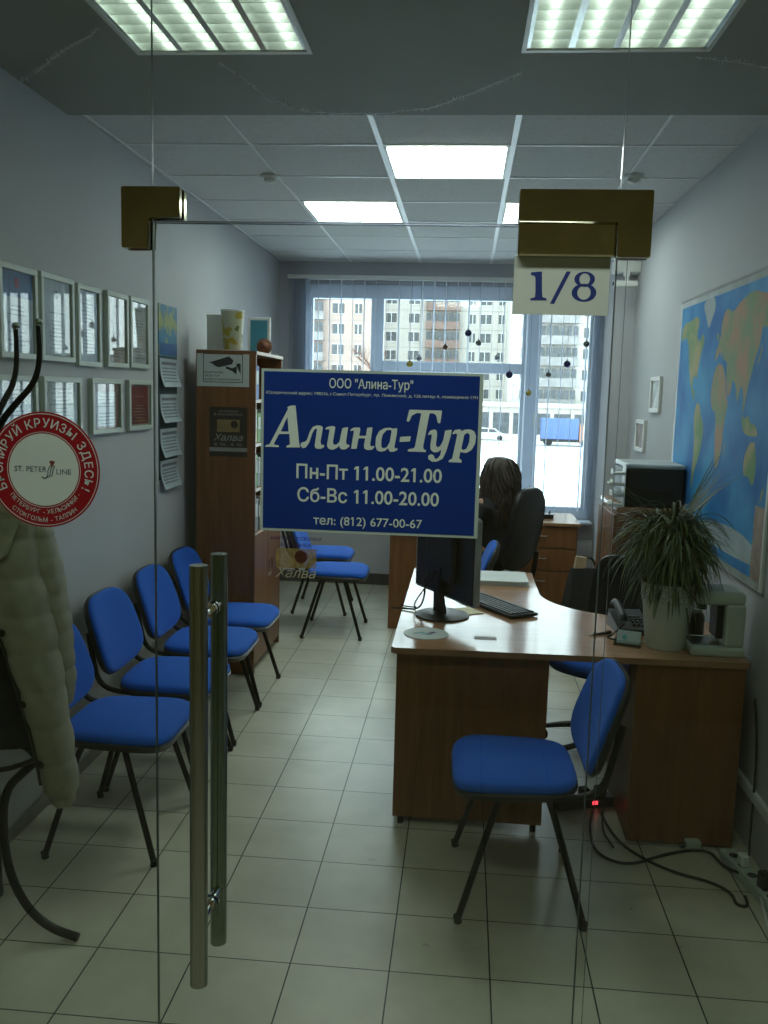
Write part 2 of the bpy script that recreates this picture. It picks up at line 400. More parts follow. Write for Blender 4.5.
# pull handle: two long tubes joined through the glass
h = MB()
h.cyl((-.488, -.085, .537), (-.488, -.085, 1.39), .0175, n=28)
h.build('front_handle_bar', STEEL, door, True)
MB().cyl((-.490, .066, .530), (-.490, .066, 1.385), .0175, n=28).build('back_handle_bar', STEEL, door, True)
for z in (.66, 1.285):
    MB().cyl((-.488, -.070, z), (-.488, .062, z), .0085, n=16).cyl((-.488, -.012, z), (-.488, -.005, z), .015, n=20).cyl((-.488, .005, z), (-.488, .012, z), .015, n=20).build('handle_pin', CHROME, door, True)
pf = MB().box(.083, .2565, -.027, .027, 1.972, 2.030, .003).build('patch_fitting', BRASS, door)
def lfit(name, label, x0, x1, xl, xr, zt, zm, zb):
    t = thing(name, label, 'glass fitting', (0, YG, 0))
    for s, n_ in ((-1, 'cover_plate'), (1, 'cover_plate')):
        poly = [(x0, zt), (x1, zt)]
        if xl == x0: poly += [(x1, zm), (xr, zm), (xr, zb), (x0, zb)]
        else: poly += [(x1, zb), (xl, zb), (xl, zm), (x0, zm)]
        a, b = sorted((s * .006, s * .022))
        g = MB().prism(poly[::-1], a, b, 'y'); bmesh.ops.bevel(g.bm, geom=g.bm.edges[:], offset=.0015, segments=2, affect='EDGES'); g.build(n_, BRASS, t)
    return t
lfit('corner_fitting', 'small bronze mirror L-shaped glass clamp above the latch side of the door', -.655, -.543, -.655, -.603, 2.089, 2.034, 1.978)
lfit('corner_fitting', 'large bronze mirror L-shaped glass clamp above the hinge side of the door', .083, .319, .260, .319, 2.089, 2.034, 1.972)

# ---- blue sign
SX, SZ = -.1785, 1.6045
sign = thing('door_sign', 'blue sign with opening hours in pale letters stuck on the glass door', 'sign', (SX, YG - .0042, SZ))
srot = .0
MB().box(-.2105, .2105, -.0012, 0, -.1555, .1555).build('border', SIGNW, sign)
MB().box(-.2055, .2035, -.0018, -.0011, -.1505, .1505).build('blue_field', SIGNB, sign)
GLY =  [[(-0.3225,1.692),(-0.3142,1.6175),(-0.3123,1.6121),(-0.3396,1.6113),(-0.3384,1.6149),(-0.3324,1.6169),(-0.3338,1.6371),(-0.3538,1.6365),(-0.3633,1.6177),(-0.3615,1.6154),(-0.3536,1.6147),(-0.3541,1.6114),(-0.3809,1.6112),(-0.3797,1.6142),(-0.3718,1.6168),(-0.3368,1.6851),(-0.3387,1.688),(-0.3321,1.6911)],[(-0.3502,1.6414),(-0.3379,1.6697),(-0.3351,1.6418)],[(-0.3124,1.6163),(-0.31,1.6218),(-0.304,1.6231),(-0.2998,1.6262),(-0.2941,1.6428),(-0.2888,1.6518),(-0.2816,1.655),(-0.2732,1.655),(-0.2689,1.6515),(-0.2733,1.6241),(-0.2714,1.6182),(-0.2653,1.6184),(-0.2665,1.6136),(-0.273,1.6104),(-0.2815,1.6107),(-0.2846,1.6148),(-0.2835,1.6238),(-0.2803,1.6491),(-0.2845,1.6481),(-0.2892,1.64),(-0.2949,1.6219),(-0.3014,1.6125),(-0.3075,1.6105)],[(-0.2641,1.6505),(-0.2597,1.653),(-0.2522,1.655),(-0.2456,1.654),(-0.2455,1.6502),(-0.2492,1.6248),(-0.2479,1.6195),(-0.2425,1.6197),(-0.2366,1.6252),(-0.2318,1.6515),(-0.2207,1.6536),(-0.224,1.6256),(-0.2227,1.6203),(-0.2179,1.6205),(-0.2173,1.6169),(-0.2243,1.6114),(-0.2315,1.6105),(-0.2358,1.6134),(-0.2365,1.6178),(-0.2424,1.6126),(-0.2495,1.6094),(-0.2568,1.6109),(-0.2605,1.6156),(-0.26,1.623),(-0.2562,1.6469),(-0.2587,1.6489),(-0.2635,1.6476)],[(-0.2162,1.649),(-0.2097,1.6533),(-0.1984,1.6536),(-0.1971,1.6495),(-0.1992,1.6377),(-0.1861,1.6381),(-0.1841,1.6535),(-0.174,1.6549),(-0.1749,1.6449),(-0.1779,1.6217),(-0.1761,1.6182),(-0.1701,1.6196),(-0.1692,1.617),(-0.1741,1.6118),(-0.1824,1.6109),(-0.1885,1.6134),(-0.1898,1.6193),(-0.1872,1.6333),(-0.2003,1.6329),(-0.2034,1.6129),(-0.2142,1.6123),(-0.21,1.6424),(-0.2096,1.648),(-0.2155,1.646)],[(-0.1271,1.6546),(-0.1274,1.6443),(-0.1314,1.6191),(-0.1301,1.6155),(-0.1254,1.6169),(-0.1253,1.6133),(-0.1321,1.6096),(-0.1395,1.6093),(-0.1426,1.6134),(-0.1432,1.6163),(-0.149,1.6108),(-0.1573,1.6087),(-0.1646,1.6115),(-0.1677,1.6194),(-0.167,1.6357),(-0.1613,1.6477),(-0.1511,1.6539),(-0.1407,1.6548),(-0.1348,1.6532)],[(-0.1388,1.6507),(-0.1376,1.6478),(-0.1406,1.6276),(-0.1462,1.6174),(-0.1527,1.6154),(-0.1564,1.6183),(-0.1567,1.6301),(-0.154,1.642),(-0.1471,1.6499)],[(-0.121,1.6383),(-0.1006,1.6401),(-0.1021,1.63),(-0.1222,1.6282)],[(-0.1051,1.6898),(-0.0434,1.6898),(-0.0461,1.6658),(-0.0508,1.6662),(-0.0542,1.6801),(-0.0591,1.6841),(-0.0667,1.6839),(-0.077,1.6208),(-0.0757,1.6161),(-0.0709,1.6145),(-0.0714,1.6109),(-0.1063,1.611),(-0.1052,1.6152),(-0.0952,1.6172),(-0.0924,1.6203),(-0.0825,1.6834),(-0.0908,1.6838),(-0.1001,1.6788),(-0.105,1.667),(-0.1098,1.668)],[(-0.0684,1.6452),(-0.0645,1.6517),(-0.0569,1.6543),(-0.0521,1.6521),(-0.0513,1.6451),(-0.0529,1.6245),(-0.0499,1.6204),(-0.0447,1.623),(-0.0397,1.6337),(-0.0363,1.6526),(-0.0241,1.6547),(-0.0254,1.643),(-0.0331,1.6133),(-0.0391,1.5996),(-0.0501,1.5933),(-0.059,1.593),(-0.0662,1.5975),(-0.067,1.604),(-0.0618,1.6077),(-0.0558,1.6049),(-0.0545,1.5996),(-0.0503,1.5986),(-0.0446,1.6047),(-0.0421,1.6166),(-0.0484,1.6117),(-0.0566,1.6108),(-0.0627,1.6159),(-0.0635,1.6241),(-0.0612,1.643),(-0.0637,1.6453),(-0.0671,1.6423)],[(-0.0226,1.6483),(-0.0182,1.6543),(-0.0083,1.6558),(-0.0052,1.6524),(0.0005,1.6554),(0.0098,1.6563),(0.0181,1.6531),(0.0219,1.6444),(0.0208,1.6297),(0.0148,1.6178),(0.0051,1.6116),(-0.0037,1.6125),(-0.0061,1.6142),(-0.0086,1.6009),(-0.0032,1.5978),(-0.0036,1.5931),(-0.0283,1.5934),(-0.0273,1.597),(-0.0215,1.6001),(-0.0132,1.6463),(-0.0168,1.6479),(-0.0214,1.6454)],[(-0.0003,1.6461),(0.0066,1.6498),(0.0102,1.6452),(0.0096,1.6323),(0.0048,1.6198),(-0.0021,1.6167),(-0.0046,1.6201)]]
ONESL =  [[(0.1099,1.9453),(0.1297,1.9473),(0.1315,1.9114),(0.1328,1.9014),(0.1405,1.899),(0.1407,1.8957),(0.111,1.8952),(0.1109,1.8985),(0.1192,1.9012),(0.1196,1.9112),(0.1184,1.9363),(0.1157,1.9396),(0.1102,1.9403)],[(0.1739,1.9479),(0.1819,1.948),(0.1545,1.89),(0.1469,1.8899)]]
gl = [soft_loop([(x - SX, z - SZ) for x, z in L]) for L in GLY]
onwall('large_lettering', polys_mesh(gl), LETTER, sign, (0, -.0024, 0))
T = []
for s, (a, b, c, d), bo in (('ООО "Алина-Тур"', (-.2583, -.0994, 1.7215, 1.7451), .008),
        ('Юридический адрес: 198216, г.Санкт-Петербург, пр. Ленинский, д. 128 литер А, помещение 17Н', (-.379, .0222, 1.7112, 1.7185), .0),
        ('Пн-Пт 11.00-21.00', (-.3191, -.0395, 1.5525, 1.5812), .015), ('Сб-Вс 11.00-20.00', (-.3166, -.0436, 1.5075, 1.5361), .015),
        ('тел: (812) 677-00-67', (-.2846, -.0742, 1.4590, 1.4812), .008)):
    onwall('text_line', text_mesh(s, (a - SX, b - SX, c - SZ, d - SZ), bold=bo), LETTER, sign, (0, -.0024, 0))

# ---- 1/8 plate
pl = thing('number_plate', 'white 1/8 unit number sheet hanging under the hinge fitting of the door', 'sign', (.1665, YG - .0042, 1.921))
MB().box(-.0875, .0855, -.0012, 0, -.051, .053).build('sheet', mat('number_sheet', (.55, .64, .60), .6, var=.02), pl)
def eight(cx, cz, R1, R2, zt):
    L = []
    for (c, a, b, a2, b2) in (((cx, cz + zt), R1[0], R1[1], R1[2], R1[3]), ((cx, cz - R2[1] + .003), R2[0], R2[1], R2[2], R2[3])):
        L.append((c, a, b, a2, b2))
    return L
def ring_mesh(cx, cz, ao, bo, ai, bi, n=40):
    bm = bmesh.new(); A = []; B = []
    for k in range(n):
        t = 2 * PI * k / n
        A.append(bm.verts.new((cx + ao * math.cos(t), cz + bo * math.sin(t), 0))); B.append(bm.verts.new((cx + ai * math.cos(t), cz + bi * math.sin(t), 0)))
    for k in range(n): bm.faces.new((A[k], A[(k + 1) % n], B[(k + 1) % n], B[k]))
    me = bpy.data.meshes.new('r'); bm.to_mesh(me); bm.free(); return me
e1 = ring_mesh(.2072 - .1665, 1.9345 - 1.921, .0185, .0135, .0095, .0105)
e2 = ring_mesh(.2072 - .1665, 1.9105 - 1.921, .0222, .0160, .0120, .0125)
for v_ in e2.vertices: v_.co.z += .0001
onwall('numerals', join([polys_mesh([soft_loop([(x - .1665, z - 1.921) for x, z in L], .0005) for L in ONESL]), e1, e2], 'numerals'), NAVY, pl, (0, -.0016, 0))

# ---- round cruise sticker
RX, RZ = -.8245, 1.5515
st = thing('round_sticker', 'round red and white cruise line sticker on the left glass panel', 'sticker', (RX, YG - .0042, RZ))
def disc(r0, r1, y0, y1, name, m):
    g = MB(); n = 64
    A = []
    for r, y in ((r0, y0), (r1, y0), (r1, y1), (r0, y1)): A.append([g.bm.verts.new((r * math.cos(2 * PI * k / n), y, r * math.sin(2 * PI * k / n))) for k in range(n)])
    for i in range(4):
        P, Q = A[i], A[(i + 1) % 4]
        for k in range(n): g.bm.faces.new((P[k], P[(k + 1) % n], Q[(k + 1) % n], Q[k]))
    return g.build(name, m, st)
g = MB(); g.cyl((0, -.0006, 0), (0, 0, 0), .1145, n=72); g.build('red_disc', RED, st)
g = MB(); g.cyl((0, -.0010, 0), (0, -.0004, 0), .0715, n=64); g.build('white_centre', SWHITE, st)
disc(.0742, .0752, -.0012, -.0006, 'inner_ring', SWHITE); disc(.1098, .1110, -.0012, -.0006, 'outer_ring', SWHITE)
def arc_text(s, r, a0, a1, h, top=True, bold=.02):
    """letters along an arc; angles in degrees measured from +X anticlockwise, in reading order"""
    out = []; n = len(s)
    wd = [(.55 if c in ' .-!' else 1.25 if c in 'ШМЮЫД' else 1.) for c in s]; tot = sum(wd); acc = 0
    for c, q in zip(s, wd):
        a = math.radians(a0 + (a1 - a0) * (acc + q / 2) / tot); acc += q
        if c == ' ': continue
        me = text_mesh(c, None, bold=bold)
        if not me.vertices: continue
        xs = [v.co.x for v in me.vertices]; mxx = (max(xs) + min(xs)) / 2; k = h / .70
        rot = a - PI / 2 if top else a + PI / 2
        for v in me.vertices:
            x = (v.co.x - mxx) * k; y = (v.co.y - .35) * k
            v.co = Vector((r * math.cos(a) + x * math.cos(rot) - y * math.sin(rot), r * math.sin(a) + x * math.sin(rot) + y * math.cos(rot), 0))
        out.append(me)
    return out
T = arc_text('БРОНИРУЙ КРУИЗЫ ЗДЕСЬ!', .0925, 208, -26, .0170, True, .006) + arc_text('ПЕТЕРБУРГ - ХЕЛЬСИНКИ -', .0835, 216, 328, .0085, False, .0) + arc_text('СТОКГОЛЬМ - ТАЛЛИН', .0995, 229, 311, .0085, False, .0)
onwall('ring_lettering', join(T, 'ring_lettering'), SWHITE, st, (0, -.0014, 0))
for s_, b_ in (('ST. PETER', (-.060, .006, -.004, .0065)), ('LINE', (.026, .056, -.0075, .0025))): onwall('centre_lettering', text_mesh(s_, b_), mat('ink_slate', (.05, .075, .11), .5), st, (0, -.0016, 0))
g = MB()
for k in range(3): g.tube([(.006 + k * .0045, -.0016, -.014 + k * .001), (.009 + k * .0045, -.0016, -.008), (.0085 + k * .005, -.0016, .000), (.013 + k * .005, -.0016, .0075)], .0009, 6)
g.tube([(-.004, -.0016, -.0135), (.002, -.0016, -.0165), (.009, -.0016, -.013)], .0008, 6); g.build('wave_mark', mat('ink_slate', (.05, .075, .11)), st)
g = MB()
for k in range(5):
    a = math.radians(50 + 20 * k); g.tube([(.0175, -.0016, .010), (.0175 + .007 * math.cos(a), -.0016, .010 + .0075 * math.sin(a))], .0007, 6); g.sph((.0175 + .0075 * math.cos(a), -.0016, .010 + .008 * math.sin(a)), .0012, u=8, v=6)
g.box(.0135, .0215, -.002, -.0012, .0085, .0100); g.build('crown_mark', mat('crown_red_brown', (.20, .03, .02)), st)

# ---- little translucent sticker under the blue sign
def filmmat(name, col, a):
    m, N, L, b = newmat(name); b.inputs['Base Color'].default_value = (*col, 1); b.inputs['Roughness'].default_value = .5
    nz = N.new('ShaderNodeTexNoise'); nz.inputs['Scale'].default_value = 60; mt = N.new('ShaderNodeMath'); mt.operation = 'MULTIPLY'; mt.inputs[1].default_value = a * 2
    tcn = N.new('ShaderNodeTexCoord'); L.new(tcn.outputs['Object'], nz.inputs[0]); L.new(nz.outputs[0], mt.inputs[0]); L.new(mt.outputs[0], b.inputs['Alpha']); return m
hs = thing('window_sticker', 'faint see-through gold and brown card advert under the blue sign', 'sticker', (-.318, YG - .0042, 1.397))
MB().box(-.040, .040, -.0004, 0, -.021, .018).build('gold_field', filmmat('gold_film', (.33, .26, .09), .45), hs)
g = MB(); g.cyl((.010, -.0008, .002), (.010, -.0004, .002), .0125, n=28); g.build('brown_seal', filmmat('brown_film', (.07, .02, .01), .85), hs)
onwall('pale_lettering', join([text_mesh('Халва', (-.040, .040, -.040, -.020), shear=.3)], 'p'), filmmat('pale_film', (.42, .42, .30), 1.0), hs, (0, -.001, 0))
for s_, b_ in (('КАРТА РАССРОЧКИ', (-.050, .049, .034, .041)), ('БЕЗ БАНКА', (-.030, .030, .022, .029))): onwall('purple_lettering', text_mesh(s_, b_, bold=.01), filmmat('purple_film', (.06, .015, .12), 1.1), hs, (0, -.001, 0))

# ------------------------------------------------------------------ ceiling lights
TUBEN = mat('lamp_tube_near', (.9, .9, .9), .4, var=0, emit=(.93, 1., .94), es=LAMP_NEAR)
DIFF = mat('lamp_diffuser_far', (.9, .9, .9), .4, var=.0, emit=(.95, 1., .98), es=LAMP_FAR)
MIRR = mat('louvre_aluminium', (.62, .65, .62), .25, metal=1, var=.03)
def near_light(x0, y0, label):
    t = thing('ceiling_light', label, 'ceiling light', (x0 + .3, y0 + .3, 2.81), 0, 'louvred ceiling lights near the glass front')
    g = MB(); g.box(-.285, .285, -.30, .30, .085, .09).box(-.285, -.282, -.3, .3, -.004, .085).box(.282, .285, -.3, .3, -.004, .085).box(-.282, .282, -.3, -.297, -.004, .085).box(-.282, .282, .297, .3, -.004, .085)
    g.box(-.292, -.278, -.307, .307, -.006, -.002).box(.278, .292, -.307, .307, -.006, -.002).box(-.278, .278, -.307, -.29, -.006, -.002).box(-.278, .278, .29, .307, -.006, -.002)
    g.build('housing', WHITE, t)
    for k in range(4):
        x = -.207 + k * .138; MB().cyl((x, -.28, .05), (x, .28, .05), .013, n=12).build('tube', TUBEN, t)
    g = MB()
    for k in range(5):
        x = -.276 + k * .138; g.loft([[(x - .010, -.29, -.002), (x + .010, -.29, -.002), (x + .003, -.29, .055), (x - .003, -.29, .055)], [(x - .010, .29, -.002), (x + .010, .29, -.002), (x + .003, .29, .055), (x - .003, .29, .055)]])
    for k in range(9):
        y = -.285 + k * .0713; g.box(-.28, .28, y - .0015, y + .0015, .0, .045)
    g.build('louvre', MIRR, t)
near_light(-1.13, 2.45, 'near louvred ceiling light on the left, above the coat stand side')
near_light(.127, 2.45, 'near louvred ceiling light on the right, above the door hinge side')
def far_light(x0, y0, label):
    t = thing('ceiling_light', label, 'ceiling light', (x0 + .3, y0 + .3, ZC), 0, 'bright square panels in the far ceiling')
    g = MB(); g.box(-.288, .288, -.288, .288, -.004, .0).build('housing', WHITE, t)
    MB().box(-.275, .275, -.28, .28, -.012, -.004, .002).build('diffuser', DIFF, t)
    g = MB()
    for k in range(5): x = -.276 + k * .138; g.box(x - .003, x + .003, -.28, .28, -.016, -.004)
    g.build('divider_bars', WHITE, t)
far_light(-.43, 4.265, 'bright square ceiling panel nearest to the beam in the tiled ceiling')
far_light(-1.03, 5.485, 'bright square ceiling panel in the left column of the tiled ceiling')
far_light(.17, 5.485, 'bright square ceiling panel half hidden behind the hinge fitting of the door')
for x, y, z, lb in ((-1.07, 4.85, ZC, 'white round smoke detector left of the bright ceiling panel'), (.80, 4.80, ZC, 'white round smoke detector above the large hinge fitting')):
    t = thing('smoke_detector', lb, 'smoke detector', (x, y, z), 0, 'smoke detectors')
    MB().lathe([(.001, 0), (.05, 0), (.052, -.010), (.045, -.018), (.001, -.018)], 24).build('base', WHITE, t, True)
    MB().lathe([(.001, -.018), (.034, -.018), (.030, -.034), (.016, -.042), (.001, -.043)], 24).build('sensor_head', WHITE, t, True)

# tinsel strings
TIN = mat('silver_tinsel', (.85, .87, .84), .3, metal=.1, var=.2, scale=200)
def tinsel(pts, label):
    P = []
    for a, b in zip(pts, pts[1:]):
        a, b = Vector(a), Vector(b); n = max(2, int((b - a).length / .008))
        for k in range(n): P.append(a.lerp(b, k / n))
    g = MB()
    core = P[::3] + [P[-1]]
    g.tube([p + Vector((0, 0, random.uniform(-.003, .003))) for p in core], .0012, 5, 0)
    for p in P:
        for k in range(3):
            a = random.uniform(0, 2 * PI); d = Vector((math.cos(a) * .5, random.uniform(-.6, .6), math.sin(a))).normalized() * random.uniform(.007, .015)
            q = Vector((random.uniform(-1, 1), random.uniform(-1, 1), 0)) * .0011
            g.quad(p - q, p + q, p + q + d, p - q + d)
    o = g.build('tinsel_garland', TIN); tag(o, label, 'garland', 'tinsel strings under the front ceiling'); return o
ZT = 2.795
tinsel([(-1.64, 3.28, ZT), (-1.52, 3.16, ZT - .004), (-1.37, 3.01, ZT), (-1.22, 2.88, ZT), (-1.14, 2.80, ZT)], 'silver tinsel string left of the left louvred ceiling light')
tinsel([(-.86, 3.10, ZT), (-.80, 3.26, ZT - .01), (-.77, 3.42, ZT - .012), (-.64, 3.60, ZT - .01), (-.41, 3.66, ZT), (-.18, 3.56, ZT - .01), (.01, 3.34, ZT - .012), (.15, 3.20, ZT)], 'silver tinsel string sagging between the two louvred ceiling lights')
tinsel([(.68, 3.07, ZT), (.76, 3.10, ZT), (.86, 3.13, ZT), (.98, 3.20, ZT), (1.10, 3.30, ZT)], 'short silver tinsel string right of the right louvred ceiling light')

# ------------------------------------------------------------------ blue chairs
def outline(w0, w1, d, n=48, e=3.2):
    """rounded trapezoid: half width w0 at the back (-x), w1 at the front (+x), half depth d"""
    L = []
    for k in range(n):
        t = 2 * PI * k / n; c, s = math.cos(t), math.sin(t)
        x = d * math.copysign(abs(c) ** (2 / e), c); y = math.copysign(abs(s) ** (2 / e), s)
        L.append((x, y * (w0 + (w1 - w0) * (x / d + 1) / 2)))
    return L
def cushion(L, h, dome=.012, crown=None):
    """soft pad standing on z=0; crown(x,y) bends it"""
    f = crown or (lambda x, y: 0)
    R = []
    for s, z in ((.93, 0), (.985, .006), (1.0, h * .4), (.995, h * .7), (.965, h * .95), (.90, h + dome * .35), (.72, h + dome * .75), (.45, h + dome * .95), (.15, h + dome), (.001, h + dome)):
        R.append([(x * s, y * s, z + f(x * s, y * s)) for x, y in L])
    g = MB(); g.loft(R); return g
def make_chair():
    t = thing('visitor_chair', 'x', 'chair')
    sf = lambda x, y: -.22 * max(0, x - .10) ** 2 * 6 - .10 * y * y
    cushion(outline(.215, .240, .210, e=4.4), .032, .008, sf).build('seat', BLUE, t, True, (.025, 0, .438))
    R = []
    for s, z in ((.80, -.022), (.95, -.016), (1.0, .006), (.97, .012)): R.append([(x * s, y * s, z + sf(x * s, y * s)) for x, y in outline(.220, .245, .214, e=4.4)])
    MB().loft(R).build('seat_shell', BLACK, t, True, (.025, 0, .432))
    bf = lambda x, y: .45 * y * y - .15 * x * x
    # back: local frame x up, z forward
    rot = Matrix(((0.0, 0, 0),) * 3)
    a = math.radians(18)
    up = Vector((-math.sin(a), 0, math.cos(a))); fw = Vector((math.cos(a), 0, math.sin(a))); sd = up.cross(fw) * -1
    def stand(o, cen):
        for v in o.data.vertices: c = v.co.copy(); v.co = cen + up * c.x + Vector((0, 1, 0)) * c.y + fw * c.z
        bm = bmesh.new(); bm.from_mesh(o.data); bmesh.ops.recalc_face_normals(bm, faces=bm.faces); bm.to_mesh(o.data); bm.free()
        for p in o.data.polygons: p.use_smooth = True
    cen = Vector((-.280, 0, .640))
    L = outline(.238, .205, .175, e=3.6)
    o = cushion(L, .028, .006, bf).build('backrest', BLUE, t, True); stand(o, cen)
    R = []
    for s, z in ((.70, -.022), (.93, -.016), (1.0, 0.), (.99, .010)): R.append([(x * s, y * s, z + bf(x * s, y * s)) for x, y in outline(.243, .210, .180, e=3.6)])
    o = MB().loft(R).build('back_shell', BLACK, t, True); stand(o, cen)
    for sx in (1, -1):
        for sy in (1, -1):
            g = MB(); g.tube([(sx * .075, sy * .195, .425), (sx * .10, sy * .215, .36), (sx * .205, sy * .252, .012)], .0115, 10, 1)
            lg = g.build('leg', BLACKM, t, True)
            MB().cyl((sx * .203, sy * .2515, 0), (sx * .208, sy * .253, .026), .0135, .0125, n=12).build('foot_cap', RUBBER, lg, True)
    g = MB()
    for sy in (1, -1):
        g.tube([(.19, sy * .20, .418), (.12, sy * .205, .425), (-.10, sy * .205, .425), (-.20, sy * .205, .432), (-.255, sy * .20, .47), (-.275, sy * .19, .54), (-.315, sy * .15, .66)], .0115, 10, 2, flat=1.)
    g.tube([(.16, -.20, .42), (.16, .20, .42)], .010, 8, 0); g.tube([(-.10, -.20, .425), (-.10, .20, .425)], .010, 8, 0)
    g.build('frame', BLACKM, t, True)
    return t
PR = make_chair()
ch = [(-1.265, 3.23, 0, 'blue visitor chair by the left wall nearest to the coat stand', 'wall'),
      (-1.265, 3.795, 0, 'blue visitor chair by the left wall, second from the coat stand', 'wall'),
      (-1.265, 4.36, 0, 'blue visitor chair by the left wall, third from the coat stand', 'wall'),
      (-1.265, 4.91, 0, 'blue visitor chair by the left wall beside the tall wooden cabinet', 'wall'),
      (-.885, 6.32, .03, 'blue visitor chair beyond the tall cabinet, nearer one of the two there', 'far'),
      (-1.08, 7.0, .02, 'blue visitor chair beyond the tall cabinet, close to the window wall', 'far'),
      (.235, 3.03, PI + .03, 'blue visitor chair standing alone in front of the wooden desk', None),
      (-.10, 5.60, PI, 'blue visitor chair between the two desks, mostly hidden behind the monitor', None)]
for i, (x, y, r, lb, gr) in enumerate(ch):
    o = PR if i == 0 else copy_tree(PR)
    o.location = (x, y, 0); o.rotation_euler = (0, 0, r); o['label'] = lb
    if gr: o['group'] = {'wall': 'blue chairs in a row along the left wall', 'far': 'blue chairs near the window'}[gr]

# ------------------------------------------------------------------ front desk
dk = thing('corner_desk', 'wooden L-shaped corner desk with curved inner edge in the middle of the office', 'desk', (0, 0, 0))
def arc(cx, cy, r, a0, a1, n=10): return [(cx + r * math.cos(math.radians(a0 + (a1 - a0) * k / n)), cy + r * math.sin(math.radians(a0 + (a1 - a0) * k / n))) for k in range(n + 1)]
top = [(-.25, 3.37), (-.235, 3.355), (1.095, 3.385), (1.105, 3.395), (1.105, 4.02), (.70, 4.02)] + arc(.83, 4.45, .43, 250, 180, 12) + [(.40, 4.96), (-.25, 4.96)]
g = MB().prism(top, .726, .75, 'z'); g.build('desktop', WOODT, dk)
# edging strip runs round the desktop
g = MB(); out2 = top
for i in range(len(out2)):
    a, b = Vector(out2[i]), Vector(out2[(i + 1) % len(out2)]); d = (b - a).normalized(); nn = Vector((d.y, -d.x)) * .0012
    g.bm.faces.new([g.bm.verts.new(q) for q in ((a.x + nn.x, a.y + nn.y, .7262), (b.x + nn.x, b.y + nn.y, .7262), (b.x + nn.x, b.y + nn.y, .7502), (a.x + nn.x, a.y + nn.y, .7502))])
g.build('edging', WOODE, dk)
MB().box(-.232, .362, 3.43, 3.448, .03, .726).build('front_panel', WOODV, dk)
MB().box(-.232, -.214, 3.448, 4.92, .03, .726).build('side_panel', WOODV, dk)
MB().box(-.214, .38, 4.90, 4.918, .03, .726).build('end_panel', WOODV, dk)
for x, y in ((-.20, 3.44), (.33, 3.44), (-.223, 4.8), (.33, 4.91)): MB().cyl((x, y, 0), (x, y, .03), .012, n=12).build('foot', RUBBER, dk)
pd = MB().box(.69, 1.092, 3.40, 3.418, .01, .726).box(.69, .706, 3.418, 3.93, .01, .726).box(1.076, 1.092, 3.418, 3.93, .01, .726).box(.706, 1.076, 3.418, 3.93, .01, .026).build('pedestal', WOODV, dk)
for k in range(3):
    z = .04 + k * .228; d = MB().box(.708, 1.074, 3.925, 3.945, z, z + .222, .002).build('drawer', WOODV, dk)
    MB().tube([(.86, 3.945, z + .15), (.86, 3.968, z + .15), (.955, 3.968, z + .15), (.955, 3.945, z + .15)], .004, 8, 1).build('handle', CHROME, dk)
for x, y in ((.72, 3.5), (1.07, 3.5), (.72, 3.88), (1.07, 3.88)): MB().cyl((x, y, 0), (x, y, .01), .015, n=12).build('foot', RUBBER, dk)

# ---- desktop things
ZD = .75
def frame_from(p, q):
    d = Vector((q[0] - p[0], q[1] - p[1])); return math.atan2(d.y, d.x), d.length
an, ln = frame_from((-.19, 4.11), (.07, 3.69))       # monitor plane, far-left to near-right
mon = thing('computer_monitor', 'black flat monitor seen from behind on the desk', 'monitor', (-.06, 3.90, ZD), an)
# local: x along the width, +y points to the screen side (towards +X,+Y of the room)
g = MB().box(-.245, .245, -.012, .012, .095, .455, .008, seg=2); g.build('casing', BLACK, mon)
g = MB().box(-.255, -.2435, -.010, .020, .092, .458, .004).box(.2435, .255, -.010, .020, .092, .458, .004).box(-.245, .245, -.008, .018, .455, .464, .003).box(-.245, .245, -.008, .018, .088, .0955, .003)
g.build('silver_bezel', mat('silver_plastic', (.38, .40, .42), .3, metal=.3), mon)
MB().box(-.235, .235, .012, .015, .11, .445).build('screen', mat('screen_glass', (.02, .03, .05), .1, emit=(.25, .4, .6), es=.25), mon)
MB().box(-.12, .12, -.040, -.010, .16, .38, .014, seg=2).build('back_bulge', BLACK, mon)
MB().loft([[(-.035, -.035, .005), (.035, -.035, .005), (.035, -.005, .005), (-.035, -.005, .005)], [(-.022, -.045, .12), (.022, -.045, .12), (.022, -.02, .12), (-.022, -.02, .12)], [(-.03, -.045, .22), (.03, -.045, .22), (.03, -.03, .22), (-.03, -.03, .22)]]).build('stand_neck', BLACK, mon)
MB().lathe([(.001, 0), (.118, 0), (.12, .006), (.10, .014), (.05, .020), (.001, .021)], 36).build('stand_base', LEATH, mon, True, (0, -.01, 0))
g = MB().tube([(-.02, -.045, .20), (-.06, -.07, .16), (-.07, -.06, .08), (-.10, -.07, .01), (-.16, -.12, .005), (-.20, -.16, .004)], .004, 8, 2).tube([(.0, -.045, .20), (-.03, -.08, .13), (-.11, -.10, .03), (-.15, -.05, .005), (-.22, -.10, .004)], .003, 8, 2)
g.build('cable', RUBBER, mon, True)
an2, ln2 = frame_from((.115, 4.30), (.325, 3.98))
kb = thing('keyboard', 'black computer keyboard beside the monitor', 'keyboard', (.175, 4.10, ZD), an2)
MB().box(-.22, .22, -.075, .075, .004, .018, .005, seg=2).build('body', BLACK, kb)
g = MB()
for r in range(6):
    y = .055 - r * .0215 - (.004 if r else 0)
    n = 20
    for k in range(n):
        x = -.205 + k * .0205
        if r == 5 and 4 < k < 10: continue
        g.box(x + .001, x + .0185, y - .009, y + .008, .017, .024, .0015)
g.box(-.205 + 5 * .0205, -.205 + 10 * .0205, -.0635, -.0465, .017, .024, .0015); g.build('keys', mat('key_plastic', (.022, .023, .025), .45), kb)
pp = thing('paper_stack', 'stack of white papers on the far end of the front desk', 'papers', (.16, 4.72, ZD), .02)
